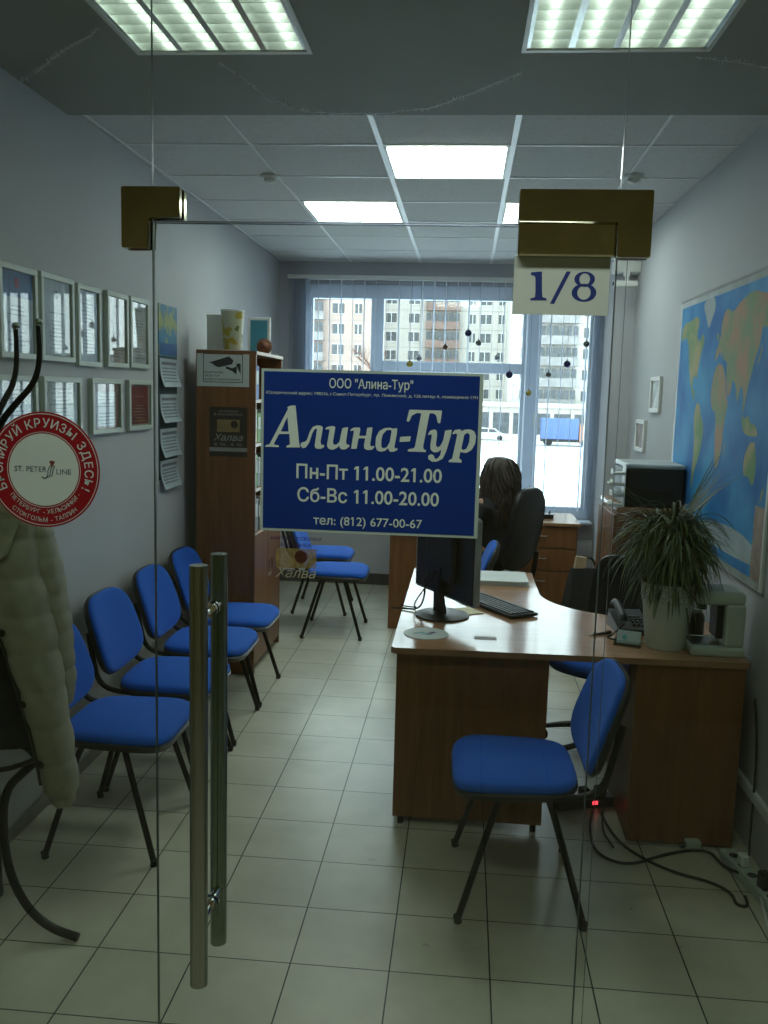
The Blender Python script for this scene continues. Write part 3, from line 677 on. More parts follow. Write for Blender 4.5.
for k in range(6):
    a = random.uniform(-.03, .03); MB().box(-.20 + a, .20 + a, -.135, .135, k * .004, k * .004 + .0034, rot=Matrix.Rotation(random.uniform(-.03, .03), 3, 'Z')).build('sheet', PAPER, pp)
o = MB().box(-.06, .06, -.04, .04, 0, .004, rot=Matrix.Rotation(an2, 3, 'Z')).build('sticky_notes', mat('pale_yellow_paper', (.62, .55, .28), .6), None, False, (.05, 3.995, ZD)); tag(o, 'small pale yellow note block between monitor base and keyboard', 'note block')
cs = thing('round_pad', 'round white printed pad on the near left corner of the desk', 'mat', (-.125, 3.575, ZD))
MB().lathe([(.001, 0), (.091, 0), (.092, .0015), (.091, .003), (.001, .003)], 48).build('disc', mat('pad_white', (.55, .60, .58), .45, var=.02), cs)
g = MB().prism([(-.055, -.005), (-.01, .02), (.0, .012), (-.045, -.018)], .003, .0034).prism([(-.02, -.02), (.02, -.025), (.03, -.01), (-.01, -.006)], .003, .0034); g.build('teal_print', mat('teal_ink', (.10, .35, .36), .5), cs)
g = MB().prism([(.0, .0), (.03, .02), (.045, .012), (.012, -.008)], .003, .0035).prism([(.015, .02), (.03, .03), (.035, .024), (.02, .014)], .003, .0035); g.build('purple_print', mat('purple_ink', (.08, .03, .12), .5), cs)
o = MB().box(-.045, .045, -.022, .022, 0, .0015).build('card', mat('grey_brown_rectangle', (.24, .17, .12), .5), None, False, (.115, 3.555, ZD)); tag(o, 'small grey-brown rectangle flat on the desk right of the round pad', 'card')  # thin flat rectangle in one grey-brown tone

# potted plant
pt = thing('potted_plant', 'bushy spiky-leaved plant in a tall white pot on the right end of the desk', 'plant', (.825, 3.57, ZD))
POT = mat('white_pot', (.52, .56, .50), .5, var=.03)
MB().lathe([(.001, 0), (.074, 0), (.076, .004), (.096, .185), (.097, .19), (.090, .19), (.086, .175), (.001, .175)], 40).build('pot', POT, pt, True)
g = MB(); n = 64; prof = [(.0985, .188), (.101, .195), (.104, .245), (.106, .262), (.100, .262), (.096, .245), (.094, .19)]
g.loft([[((r + .0018 * math.sin(k * 2.9 + z * 300)) * math.cos(2 * PI * k / n), (r + .0018 * math.sin(k * 2.9 + z * 300)) * math.sin(2 * PI * k / n), z) for k in range(n)] for r, z in prof], False)
g.build('rim_band', mat('pot_relief', (.46, .48, .45), .8, var=.22, scale=120, bump=.6), pt, True)
MB().lathe([(.001, .235), (.095, .235), (.095, .225), (.001, .225)], 24).build('soil', mat('soil', (.03, .022, .015), .95, var=.3, scale=60), pt)
g = MB()
for x, y, h in ((0, 0, .46), (.03, .02, .42), (-.035, .01, .42), (.01, -.03, .38)): g.tube([(x, y, .23), (x * 1.2, y * 1.2, .30), (x * 1.5, y * 1.5, h)], .010, 8, 1)
g.build('stem', mat('stem_bark', (.12, .09, .05), .9), pt, True)
m, N, L, b = newmat('strap_leaf'); oi = N.new('ShaderNodeTexNoise'); oi.inputs['Scale'].default_value = 14; tcx = N.new('ShaderNodeTexCoord'); L.new(tcx.outputs['Object'], oi.inputs[0])
rr = N.new('ShaderNodeValToRGB'); rr.color_ramp.elements[0].color = (.014, .040, .010, 1); rr.color_ramp.elements[1].color = (.12, .17, .045, 1); rr.color_ramp.elements[0].position = .35; rr.color_ramp.elements[1].position = .7
L.new(oi.outputs[0], rr.inputs[0]); L.new(rr.outputs[0], b.inputs['Base Color']); b.inputs['Roughness'].default_value = .4; LEAF = m
g = MB()
def leaf(p, az, el, ln, wd, droop):
    n = 8; d = Vector((math.cos(az) * math.cos(el), math.sin(az) * math.cos(el), math.sin(el))); P = [Vector(p)]
    for k in range(n): P.append(P[-1] + d * ln / n); d = (d + Vector((0, 0, -droop / n))).normalized()
    sd = Vector((-math.sin(az), math.cos(az), 0)); prev = None
    for q in P: q.x = min(q.x, .27)
    for k, q in enumerate(P):
        t = k / n; ww = wd * (min(1, .5 + t * 2.2) * (1 - t) ** .6 + .02); dn = Vector((0, 0, ww * .35))
        V = [g.bm.verts.new(q - sd * ww + dn), g.bm.verts.new(q), g.bm.verts.new(q + sd * ww + dn)]
        if prev: g.bm.faces.new((prev[0], prev[1], V[1], V[0])); g.bm.faces.new((prev[1], prev[2], V[2], V[1]))
        prev = V
rnd = random.Random(3)
for cxx, cyy, cz, nn in ((0, 0, .48, 210), (.055, .03, .44, 200), (-.07, .015, .44, 230), (.015, -.055, .41, 200), (0, 0, .34, 160)):
    for k in range(nn):
        el = rnd.uniform(-.5, 1.15); az = rnd.uniform(0, 2 * PI); ln = rnd.uniform(.15, .29)
        leaf((cxx + rnd.uniform(-.01, .01), cyy + rnd.uniform(-.01, .01), cz + rnd.uniform(-.07, .04)), az, el, ln, rnd.uniform(.005, .0085), rnd.uniform(1.2, 4.2))
for k in range(16): leaf((.03, 0, .48), rnd.uniform(-.5, .5), rnd.uniform(.85, 1.2), rnd.uniform(.26, .36), .0065, rnd.uniform(.1, .5))
for k in range(5): leaf((-.05, 0, .48), PI + rnd.uniform(-.4, .4), rnd.uniform(.5, .9), .33, .006, rnd.uniform(.4, 1.))
g.build('foliage', LEAF, pt)

# white desktop appliance right of the plant
cm = thing('coffee_machine', 'off-white C-shaped desktop coffee machine at the right end of the desk', 'coffee machine', (.998, 3.545, ZD))
CMW = mat('offwhite_plastic', (.42, .48, .42), .4, var=.02)
MB().box(-.10, .10, -.10, .10, 0, .035, .008, seg=2).build('base', CMW, cm)
MB().box(.025, .10, -.085, .10, .033, .205, .012, seg=2).build('column', CMW, cm)
MB().box(-.085, .10, -.085, .10, .195, .250, .022, seg=3).build('head', CMW, cm)
MB().box(.0, .028, -.05, .05, .06, .19, .003).build('dark_recess', BLACK, cm)
MB().cyl((-.045, 0, .165), (-.045, 0, .197), .018, n=20).build('spout', BLACK, cm)
MB().box(-.09, .015, -.06, .06, .035, .039).build('drip_tray', STEEL, cm)
jr = thing('black_jar', 'black jar with a yellow-green lid between plant pot and coffee machine', 'jar', (.905, 3.66, ZD))
MB().lathe([(.001, 0), (.028, 0), (.030, .01), (.030, .095), (.022, .11), (.001, .11)], 24).build('body', BLACK, jr, True)
MB().lathe([(.001, .11), (.024, .11), (.024, .132), (.020, .136), (.001, .136)], 24).build('lid', mat('lime_plastic', (.45, .55, .05), .4), jr, True)
jr = thing('black_jar', 'plain black jar behind the arm of the coffee machine', 'jar', (.975, 3.70, ZD))
MB().lathe([(.001, 0), (.03, 0), (.032, .01), (.032, .10), (.024, .115), (.001, .115)], 24).build('body', BLACK, jr, True)
MB().lathe([(.001, .115), (.022, .115), (.022, .128), (.001, .128)], 24).build('lid', mat('grey_lid', (.3, .32, .3), .4), jr, True)
# business card holder
bc = thing('card_holder', 'clear acrylic business card holder with white cards by the plant pot', 'card holder', (.682, 3.56, ZD), -.35)
ACR = glassmat('clear_acrylic', (.80, .85, .84), 1.)
g = MB().box(-.052, .052, -.035, -.032, .0, .024).box(-.052, .052, -.035, .03, .0, .003).box(-.052, -.049, -.035, .03, 0, .03).box(.049, .052, -.035, .03, 0, .03)
g.quad((-.052, -.005, .003), (.052, -.005, .003), (.052, .028, .055), (-.052, .028, .055)); g.build('tray', ACR, bc)
rt = Matrix.Rotation(math.radians(-32), 3, 'X')
for k in range(4):
    MB().box(-.045, .045, -.0015 + k * .003, .0 + k * .003, .004, .056, rot=rt).build('card', mat('pale_blue_card', (.42, .52, .55), .5), bc)
g = MB().cyl((0, 0, 0), (0, .001, 0), .010, n=16); o = g.build('logo_print', mat('teal_ink', (.10, .35, .36)), bc, False, (-.015, -.008, .032), (math.radians(-32), 0, 0))
o = thing('ballpoint_pen', 'black ballpoint pen lying on the desk left of the card holder', 'pen', (.60, 3.70, ZD + .0055), .55)
MB().cyl((-.05, 0, 0), (.05, 0, 0), .0052, n=10).build('barrel', BLACK, o, True); MB().cyl((-.05, 0, 0), (-.074, 0, -.002), .004, .001, n=10).build('tip', mat('pen_tip_pale', (.6, .5, .4), .4), o, True)
MB().box(.0, .045, -.001, .001, .005, .008).build('clip', CHROME, o)
ph = thing('desk_telephone', 'black desk telephone behind the card holder', 'telephone', (.725, 3.80, ZD), .1)
MB().loft([[(-.07, -.09, .0), (.07, -.09, 0), (.07, .09, 0), (-.07, .09, 0)], [(-.068, -.088, .025), (.068, -.088, .025), (.068, .088, .07), (-.068, .088, .07)]]).build('base', BLACK, ph)
MB().tube([(-.045, -.075, .055), (-.045, -.07, .075), (-.045, .06, .11), (-.045, .07, .09)], [.022, .016, .016, .022], 12, 2).build('handset', BLACK, ph, True)
g = MB()
for i in range(3):
    for j in range(4): g.box(.0 + i * .018, .012 + i * .018, -.06 + j * .022, -.046 + j * .022, .034 + j * .0055, .042 + j * .0055, .001)
g.build('keys', mat('key_plastic', (.022, .023, .025)), ph)
g = MB().tube([(-.045, -.09, .05), (-.10, -.12, .01), (-.14, -.15, .004), (-.06, -.20, .004), (.0, -.22, .004)], .003, 8, 2); g.build('cord', RUBBER, ph, True)

# ------------------------------------------------------------------ office chairs
def office_chair(loc, rz, label, seatm, h=.48, bh=.56, bw=.25, arms=True):
    t = thing('office_chair', label, 'chair', loc, rz)
    g = MB()
    for k in range(5):
        a = 2 * PI * k / 5 + .3; c, s = math.cos(a), math.sin(a)
        lg = MB().tube([(c * .03, s * .03, .10), (c * .17, s * .17, .09), (c * .29, s * .29, .07)], [.022, .017, .012], 8, 1).build('leg', BLACK, t, True)
        MB().cyl((c * .29 - s * .012, s * .29 + c * .012, .028), (c * .29 + s * .012, s * .29 - c * .012, .028), .028, n=14).cyl((c * .29, s * .29, .03), (c * .29, s * .29, .072), .007, n=8).build('caster', RUBBER, lg, True)
    MB().cyl((0, 0, .08), (0, 0, .27), .028, n=16).cyl((0, 0, .27), (0, 0, h - .06), .016, n=16).box(-.09, .09, -.07, .07, h - .07, h - .045, .006).build('gas_lift', BLACKM, t, True)
    cushion(outline(.225, .245, .235), .06, .014, lambda x, y: -.25 * max(0, x - .14)).build('seat', seatm, t, True, (.02, 0, h - .045))
    a = math.radians(10); up = Vector((-math.sin(a), 0, math.cos(a))); fw = Vector((math.cos(a), 0, math.sin(a)))
    o = cushion(outline(bw, bw * .92, bh / 2, e=3.4), .055, .012, lambda x, y: .55 * y * y + .12 * (x / bh) ** 2 + (.04 * max(0, x - bh * .33) / bh * 3)).build('backrest', LEATH, t, True)
    for v in o.data.vertices: c = v.co.copy(); v.co = Vector((-.27, 0, h + .06 + bh / 2)) + up * c.x + Vector((0, 1, 0)) * c.y + fw * c.z
    bm = bmesh.new(); bm.from_mesh(o.data); bmesh.ops.recalc_face_normals(bm, faces=bm.faces); bm.to_mesh(o.data); bm.free()
    MB().tube([(-.08, 0, h - .055), (-.22, 0, h - .05), (-.29, 0, h + .02), (-.31, 0, h + .22)], .018, 10, 2).build('back_support', BLACKM, t, True)
    if arms:
        for s in (1, -1):
            MB().tube([(-.02, s * .20, h - .05), (-.02, s * .285, h - .04), (0, s * .29, h + .10), (-.02, s * .285, h + .19)], .013, 8, 2).tube([(-.16, s * .28, h + .19), (0, s * .285, h + .205), (.12, s * .285, h + .19)], .022, 10, 2).build('armrest', BLACK, t, True)
    return t
office_chair((.74, 4.42, 0), math.radians(232), 'black office chair with a blue seat behind the front desk', BLUE, .46, .40, .23, False)
wc = (.25, 6.26, 0)
office_chair(wc, math.radians(150), 'black high-backed office chair with the seated woman in it near the window', LEATH, .46, .58, .24)

# ------------------------------------------------------------------ far desk with drawers
d2 = thing('far_desk', 'wooden desk with a drawer unit standing in front of the window', 'desk', (0, 0, 0))
MB().box(-.52, .93, 7.02, 7.66, .726, .75, .002).build('desktop', WOODT, d2)
MB().box(-.51, -.492, 7.05, 7.64, 0, .726).build('side_panel', WOODV, d2)
MB().box(-.49, .44, 7.06, 7.078, .18, .726).build('modesty_panel', WOODV, d2)
MB().box(.46, .91, 7.06, 7.60, .0, .726).build('pedestal', WOODV, d2)
for k, (z0, z1) in enumerate(((.03, .36), (.37, .54), (.55, .715))):
    MB().box(.47, .90, 7.04, 7.06, z0, z1, .002).build('drawer', WOODV, d2)
    MB().tube([(.60, 7.04, z1 - .07), (.60, 7.015, z1 - .07), (.67, 7.015, z1 - .07), (.67, 7.04, z1 - .07)], .005, 8, 1).build('handle', CHROME, d2)
o = thing('black_device', 'small black device on the corner of the far desk', 'device', (.68, 7.30, .75)); MB().box(-.06, .06, -.04, .04, 0, .035, .006).build('body', BLACK, o); MB().cyl((.03, 0, .03), (.03, 0, .06), .006, n=10).build('stub', BLACK, o)
# side panel facing the room left of the monitor (wooden end of a further desk wing)
d3 = thing('desk_wing', 'wooden side table wing behind the monitor beside the far visitor chair', 'desk', (0, 0, 0))
MB().box(-.52, -.30, 6.42, 6.98, .726, .75, .002).build('top', WOODT, d3); MB().box(-.51, -.31, 6.44, 6.458, 0, .726).build('front_panel', WOODV, d3); MB().box(-.51, -.492, 6.458, 6.97, 0, .726).build('side_panel', WOODV, d3)
bg_ = thing('black_bag', 'tall black bag with beige papers sticking out on the floor right of the drawers', 'bag', (.88, 6.20, 0), .2)
MB().loft([[(-.13, -.08, 0), (.13, -.08, 0), (.13, .08, 0), (-.13, .08, 0)], [(-.15, -.09, .25), (.15, -.09, .25), (.15, .09, .25), (-.15, .09, .25)], [(-.12, -.05, .5), (.12, -.05, .5), (.12, .05, .5), (-.12, .05, .5)], [(-.11, -.02, .56), (.11, -.02, .56), (.11, .02, .56), (-.11, .02, .56)]]).build('body', CLOTHB, bg_, True)
MB().tube([(-.08, 0, .53), (-.06, 0, .62), (.03, 0, .64), (.07, 0, .54)], .009, 8, 2).build('handle', LEATH, bg_, True)
MB().box(-.10, -.02, -.015, .015, .45, .64, .004, rot=Matrix.Rotation(.15, 3, 'Y')).build('beige_paper', mat('beige_paper', (.45, .32, .20), .7), bg_)

# ------------------------------------------------------------------ cabinet with printer, right wall
cb = thing('side_cabinet', 'wooden side cabinet against the right wall behind the plant', 'cabinet', (.975, 5.0, 0))
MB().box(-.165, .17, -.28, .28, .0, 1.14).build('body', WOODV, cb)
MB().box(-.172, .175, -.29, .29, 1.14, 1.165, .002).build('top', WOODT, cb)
for s in (-1, 1):
    d = MB().box(-.184, -.167, min(0, s * .27) + .003, max(0, s * .27) - .003, .05, 1.12, .002).build('door', WOODV, cb)
    MB().tube([(-.184, s * .03, .60), (-.205, s * .03, .60), (-.205, s * .03, .70), (-.184, s * .03, .70)], .004, 8, 1).build('handle', CHROME, d)
prn = thing('printer', 'black printer with a pale lid on the side cabinet behind the plant', 'printer', (.985, 4.93, 1.165))
MB().box(-.14, .155, -.19, .19, 0, .20, .012, seg=2).build('body', BLACK, prn); MB().box(-.145, .158, -.192, .192, .20, .225, .010, seg=2).build('lid', mat('pale_lid', (.55, .60, .62), .3), prn)
MB().box(-.12, .10, -.196, -.188, .05, .09, .002).build('paper_slot', RUBBER, prn)
ty = thing('paper_tray', 'stack of pale letter trays with papers at the left edge of the side cabinet', 'letter tray', (.832, 4.76, 1.165))
for k in range(4):
    z = k * .055
    tr = MB().box(-.06 , .005, -.045, .045, z, z + .004).box(-.06, -.057, -.045, .045, z, z + .03).box(.002, .005, -.045, .045, z, z + .055).build('tray', WHITE, ty)
    MB().box(-.075 + .02 * (k % 2), .0, -.04, .04, z + .005, z + .014, rot=Matrix.Rotation(.06 * (-1) ** k, 3, 'Y')).build('papers', PAPER, tr)

# ------------------------------------------------------------------ tall cabinet on the left
ca = thing('tall_cabinet', 'tall wooden cabinet with open shelves whose side carries two notices', 'cabinet', (-1.435, 5.575, 0))
X0, X1, Y0, Y1 = -.140, .215, -.375, .375
MB().box(X0, X1, Y0, Y0 + .018, 0, 1.92).build('near_side_panel', WOODV, ca)
MB().box(X0, X1, Y1 - .018, Y1, 0, 1.92).build('far_side_panel', WOODV, ca)
MB().box(X0, X0 + .006, Y0 + .018, Y1 - .018, .05, 1.92).build('back_panel', WOODV, ca)
MB().box(X0, X1 + .004, Y0 - .003, Y1 + .003, 1.92, 1.94).build('top', WOODV, ca)
MB().box(X1 - .004, X1 + .006, Y0, Y1, 1.921, 1.939).build('pale_top_edge', WOODL, ca)
SHZ = [.86, 1.13, 1.40, 1.66]
for z in SHZ:
    sh = MB().box(X0 + .006, X1 - .01, Y0 + .018, Y1 - .018, z - .018, z).build('shelf', WOODV, ca)
    MB().box(X1 - .01, X1 - .006, Y0 + .018, Y1 - .018, z - .018, z).build('pale_edge', WOODL, sh)
MB().box(X0 + .006, X1 - .02, Y0 + .018, Y1 - .018, .03, .05).build('plinth', WOODV, ca)
for s in (0, 1):
    y0 = Y0 + .02 + s * .356; d = MB().box(X1 - .016, X1, y0, y0 + .352, .05, .855, .002).build('door', WOODV, ca)
    yh = y0 + (.32 if s == 0 else .03); MB().tube([(X1, yh, .55), (X1 + .02, yh, .55), (X1 + .02, yh, .65), (X1, yh, .65)], .004, 8, 1).build('handle', CHROME, d)
cols = [('green', (.10, .30, .04)), ('white', (.55, .57, .55)), ('blue', (.05, .12, .35)), ('grey', (.25, .27, .27)), ('red', (.40, .04, .03)), ('yellow', (.55, .42, .06)), ('black', (.02, .02, .02)), ('teal', (.03, .25, .25))]
k = 0
for si, z in enumerate(SHZ):
    y = -.345; word = ['lowest', 'second', 'third', 'topmost'][si]
    for j in range(4 if si != 3 else 2):
        cn, cc = cols[(k * 3 + si) % 8]; k += 1; th = .045 + .02 * (k % 3); hh = .20 - .02 * (k % 2)
        b_ = thing('ring_binder', '%s ring binder on the %s open shelf of the tall cabinet, number %d from its near side' % (cn, word, j + 1), 'binder', (-1.435 + .06, 5.575 + y + th / 2, z), 0, 'binders in the tall cabinet')
        b_['label'] = '%s ring binder on the %s open cabinet shelf, %s' % (cn, word, ['nearest', 'second nearest', 'third nearest', 'farthest'][j])
        MB().box(-.12, .13, -th / 2, th / 2, 0, hh, .003).build('cover', mat('binder_' + cn, cc, .5), b_); MB().box(.1301, .1312, -th * .32, th * .32, hh * .45, hh * .85).build('spine_label', PAPER, b_)
        y += th + .012
# things standing on it
TZ = 1.94
vs = thing('floral_vase', 'cream vase with yellow flower print on top of the tall cabinet', 'vase', (-1.385, 5.30, TZ))
m, N, L, b = newmat('flower_print'); vo = N.new('ShaderNodeTexVoronoi'); vo.inputs['Scale'].default_value = 24; tcx = N.new('ShaderNodeTexCoord'); L.new(tcx.outputs['Object'], vo.inputs[0])
rr = N.new('ShaderNodeValToRGB'); rr.color_ramp.interpolation = 'CONSTANT'; e = rr.color_ramp.elements; e[0].color = (.50, .50, .36, 1); e[1].position = .40; e[1].color = (.42, .33, .04, 1); q = e.new(.75); q.color = (.14, .16, .04, 1); q = e.new(.88); q.color = (.42, .44, .33, 1)
sx = N.new('ShaderNodeSeparateColor'); L.new(vo.outputs['Color'], sx.inputs[0]); L.new(sx.outputs[0], rr.inputs[0]); L.new(rr.outputs[0], b.inputs['Base Color']); b.inputs['Roughness'].default_value = .35
MB().lathe([(.001, 0), (.052, 0), (.054, .01), (.068, .225), (.070, .235), (.066, .235), (.050, .02), (.001, .02)], 32).build('body', m, vs, True)
MB().lathe([(.0685, .228), (.0715, .230), (.0715, .238), (.0660, .238)], 32, cap=False).build('rim', WHITE, vs, True)
bx = thing('white_carton', 'narrow white carton behind the floral vase on the tall cabinet', 'box', (-1.50, 5.36, TZ)); MB().box(-.05, .05, -.03, .03, 0, .21, .002).build('body', WHITE, bx); MB().box(-.051, .051, -.031, .031, .19, .214, .002).build('flap', WHITE, bx)
pf_ = thing('photo_frame', 'small blue picture in a white frame standing on the tall cabinet', 'picture frame', (-1.345, 5.82, TZ), -.12)
MB().box(-.075, .075, -.008, .008, 0, .24, .003).build('frame', WHITE, pf_); MB().box(-.058, .058, -.0095, -.008, .018, .222).build('blue_picture', mat('turquoise_print', (.05, .30, .42), .4), pf_)
bl = thing('wicker_ball', 'reddish brown wicker ball on the front edge of the tall cabinet', 'ornament', (-1.275, 5.66, TZ + .05))
g = MB(); g.sph((0, 0, 0), .043)
rr_ = random.Random(5)
for k in range(16):
    q = Matrix.Rotation(rr_.uniform(0, PI), 3, 'X') @ Matrix.Rotation(rr_.uniform(0, PI), 3, 'Z') @ Matrix.Rotation(rr_.uniform(0, PI), 3, 'Y'); g.tube([q @ Vector((.046 * math.cos(a * PI / 8), .046 * math.sin(a * PI / 8), 0)) for a in range(16)], .0035, 6, 0, closed=True)
g.build('woven_body', mat('wicker_redbrown', (.16, .06, .035), .7, var=.3), bl, True)
# notices on its side
n1 = thing('camera_notice', 'white notice with a black surveillance camera picture on the side of the tall cabinet', 'notice', (-1.415, 5.1995, 1.838))
MB().box(-.155, .155, -.001, 0, -.106, .106).build('sheet', PAPER, n1)
g = MB()
for a, b_, c, d in ((-.118, .118, -.083, -.079), (-.118, .118, .079, .083), (-.118, -.114, -.083, .083), (.114, .118, -.083, .083)): g.box(a, b_, -.0016, -.001, c, d)
g.build('border_line', INK, n1)
cp = [polys_mesh([[(-.085, .030), (.035, .068), (.062, .046), (.055, .024), (.0, .010), (-.025, .004), (-.055, .016), (-.06, .024)], [(.015, .012), (.055, .0), (.082, .012), (.082, .0), (.055, -.016), (.02, -.004)], [(.08, .028), (.105, .028), (.105, -.035), (.08, -.035)]])]
onwall('camera_picture', join(cp, 'c'), INK, n1, (0, -.0014, 0))
for s_, b_ in (('ВНИМАНИЕ', (-.108, .0, -.032, -.019)), ('ВЕДЕТСЯ', (-.108, -.02, -.052, -.039)), ('ВИДЕОНАБЛЮДЕНИЕ', (-.108, .104, -.073, -.059))): onwall('text_line', text_mesh(s_, b_, bold=.01), INK, n1, (0, -.0014, 0))
n2 = thing('card_poster', 'dark brown poster advertising a payment card on the side of the tall cabinet', 'poster', (-1.382, 5.1995, 1.468))
MB().box(-.113, .113, -.001, 0, -.145, .145).build('sheet', mat('poster_dark_brown', (.035, .022, .02), .35), n2)
MB().box(-.068, .068, -.0016, -.001, .0, .072, .001).build('gold_card', mat('poster_gold', (.30, .21, .08), .5, var=.2), n2)
MB().cyl((.035, -.002, .045), (.035, -.0014, .045), .022, n=24).build('seal', mat('seal_brown', (.03, .012, .01)), n2)
onwall('large_lettering', text_mesh('Халва', (-.088, .088, -.052, -.012), shear=.3), mat('poster_grey', (.38, .38, .36)), n2, (0, -.0022, 0))
for s_, b_ in (('ПОКУПКИ', (-.055, .055, .115, .126)), ('В РАССРОЧКУ', (-.085, .085, .096, .108)), ('0. 10. . 4. 10.', (-.085, .085, -.082, -.066))): onwall('text_line', text_mesh(s_, b_), mat('poster_grey', (.38, .38, .36)), n2, (0, -.0016, 0))
MB().box(-.113, .113, -.0018, -.001, -.115, -.092).build('grey_strip', mat('poster_strip', (.30, .31, .30)), n2)

# ------------------------------------------------------------------ left wall frames and calendar
FR = mat('pale_frame', (.50, .56, .50), .4, var=.02)
FGL = glassmat('picture_glass', (.97, .98, .98), .6)
def diploma(y0, y1, z0, z1, base, label, kind, group='framed certificates on the left wall'):
    w_, h_ = y1 - y0, z1 - z0
    t = thing('framed_certificate', label, 'picture frame', (XL, (y0 + y1) / 2, (z0 + z1) / 2), 0, group)
    g = MB(); bw = .022; d = .022
    for a, b_, c, e_ in ((-w_ / 2, w_ / 2, -h_ / 2, -h_ / 2 + bw), (-w_ / 2, w_ / 2, h_ / 2 - bw, h_ / 2), (-w_ / 2, -w_ / 2 + bw, -h_ / 2 + bw, h_ / 2 - bw), (w_ / 2 - bw, w_ / 2, -h_ / 2 + bw, h_ / 2 - bw)):
        g.box(.0, d, a, b_, c, e_, .002)
    g.build('frame', FR, t)
    MB().box(.0, .010, -w_ / 2 + .01, w_ / 2 - .01, -h_ / 2 + .01, h_ / 2 - .01).build('sheet', mat('sheet_' + kind, base, .5, var=.08, scale=14), t)
    MB().box(.0135, .0145, -w_ / 2 + .015, w_ / 2 - .015, -h_ / 2 + .015, h_ / 2 - .015).build('glass', FGL, t)
    iw, ih = w_ - 2 * bw, h_ - 2 * bw; g = MB(); rx = random.Random(int(y0 * 100))
    if kind == 'bluewhite':
        MB().box(.010, .0104, -iw / 2, iw / 2, ih * .18, ih / 2).build('blue_header', mat('header_blue', (.06, .16, .34), .5), t)
        MB().cyl((.0104, 0, ih * .36), (.0108, 0, ih * .36), .02, n=20).build('red_badge', mat('badge_crimson', (.35, .03, .10)), t)
    if kind == 'crest':
        e_ = MB(); e_.cyl((.010, 0, ih * .33), (.0106, 0, ih * .33), .014, n=16); e_.prism([(-.04, ih * .36), (0, ih * .30), (.04, ih * .36), (.02, ih * .28), (0, ih * .25), (-.02, ih * .28)], .010, .0104, 'x'); e_.build('crest', INKG, t)
    if kind == 'redmat':
        MB().box(.010, .0104, -iw * .42, iw * .42, -ih * .46, ih * .46).build('red_sheet', mat('certificate_red', (.20, .015, .02), .5), t)
    if kind == 'pinkmat': MB().box(.010, .0104, -iw * .36, iw * .36, -ih * .44, ih * .32).build('white_sheet', mat('certificate_white', (.52, .56, .58), .5), t)
    if kind == 'guilloche':
        for s_ in (.47, .43): e_ = MB(); e_.tube([(.0106, iw * s_ * math.copysign(abs(math.cos(a)) ** .35, math.cos(a)), ih * s_ * math.copysign(abs(math.sin(a)) ** .35, math.sin(a))) for a in [2 * PI * q / 40 for q in range(40)]], .0012, 5, 0, closed=True); e_.build('ornament_border', mat('ornament_green_grey', (.22, .27, .20)), t)
    rows = int(ih / .017)
    for r in range(rows):
        z = ih * (.12 if kind in ('bluewhite', 'crest') else .36) - r * .0155
        if z < -ih * .42: break
        l_ = iw * rx.uniform(.15, .36)
        if rx.random() < .25: continue
        x = -l_
        while x < l_:
            q = min(l_, x + rx.uniform(.006, .022)); g.box(.0104, .0108, x, q - .002, z, z + (.0065 if r == 0 else .004)); x = q
    g.build('print_lines', INKG if kind != 'redmat' else mat('gold_print', (.45, .33, .15)), t); return t
WBL = (.42, .50, .56)
diploma(3.09, 3.375, 1.81, 2.145, WBL, 'tall pale-framed certificate with blue header, leftmost in the upper row on the left wall', 'bluewhite')
diploma(3.405, 3.70, 1.81, 2.15, (.50, .56, .58), 'pale-framed certificate with a dark crest, second in the upper row on the left wall', 'crest')
diploma(3.735, 3.98, 1.80, 2.145, (.46, .52, .56), 'pale-framed white certificate of fine text, third in the upper row', 'white')
diploma(4.05, 4.31, 1.805, 2.15, (.42, .38, .34), 'pale-framed beige certificate, fourth in the upper row on the left wall', 'beige')
diploma(4.34, 4.60, 1.81, 2.155, (.48, .50, .50), 'pale-framed grey-white certificate, last in the upper row by the calendar', 'grey')
diploma(3.05, 3.36, 1.45, 1.75, WBL, 'wide blue-grey certificate behind the round sticker, leftmost in the lower row', 'bluegrey')
diploma(3.41, 3.76, 1.49, 1.75, (.48, .52, .44), 'certificate with ornamental greenish border, second in the lower row', 'guilloche')
diploma(3.87, 4.22, 1.50, 1.75, (.34, .22, .20), 'certificate on a dusky pink background, third in the lower row', 'pinkmat')
diploma(4.31, 4.64, 1.50, 1.75, (.42, .40, .36), 'dark red certificate in a pale frame, last in the lower row', 'redmat')
cal = thing('wall_calendar', 'long wall calendar with blue map picture and curled month sheets on the left wall', 'calendar', (XL, 4.94, 1.69))
MB().box(0, .004, -.155, .155, -.48, .20).build('backing', mat('calendar_dark_teal', (.03, .07, .08), .5), cal)
m, N, L, b = newmat('calendar_picture'); nz = N.new('ShaderNodeTexNoise'); nz.inputs['Scale'].default_value = 9; tcx = N.new('ShaderNodeTexCoord'); L.new(tcx.outputs['Object'], nz.inputs[0])
rr = N.new('ShaderNodeValToRGB'); rr.color_ramp.elements[0].position = .48; rr.color_ramp.elements[0].color = (.05, .19, .32, 1); rr.color_ramp.elements[1].position = .56; rr.color_ramp.elements[1].color = (.30, .34, .14, 1); L.new(nz.outputs[0], rr.inputs[0]); L.new(rr.outputs[0], b.inputs['Base Color'])
MB().box(0, .005, -.155, .155, .20, .475).build('picture', m, cal)
MB().box(.005, .0055, -.150, .150, .205, .27).build('blue_strip', mat('calendar_blue', (.02, .10, .28)), cal)
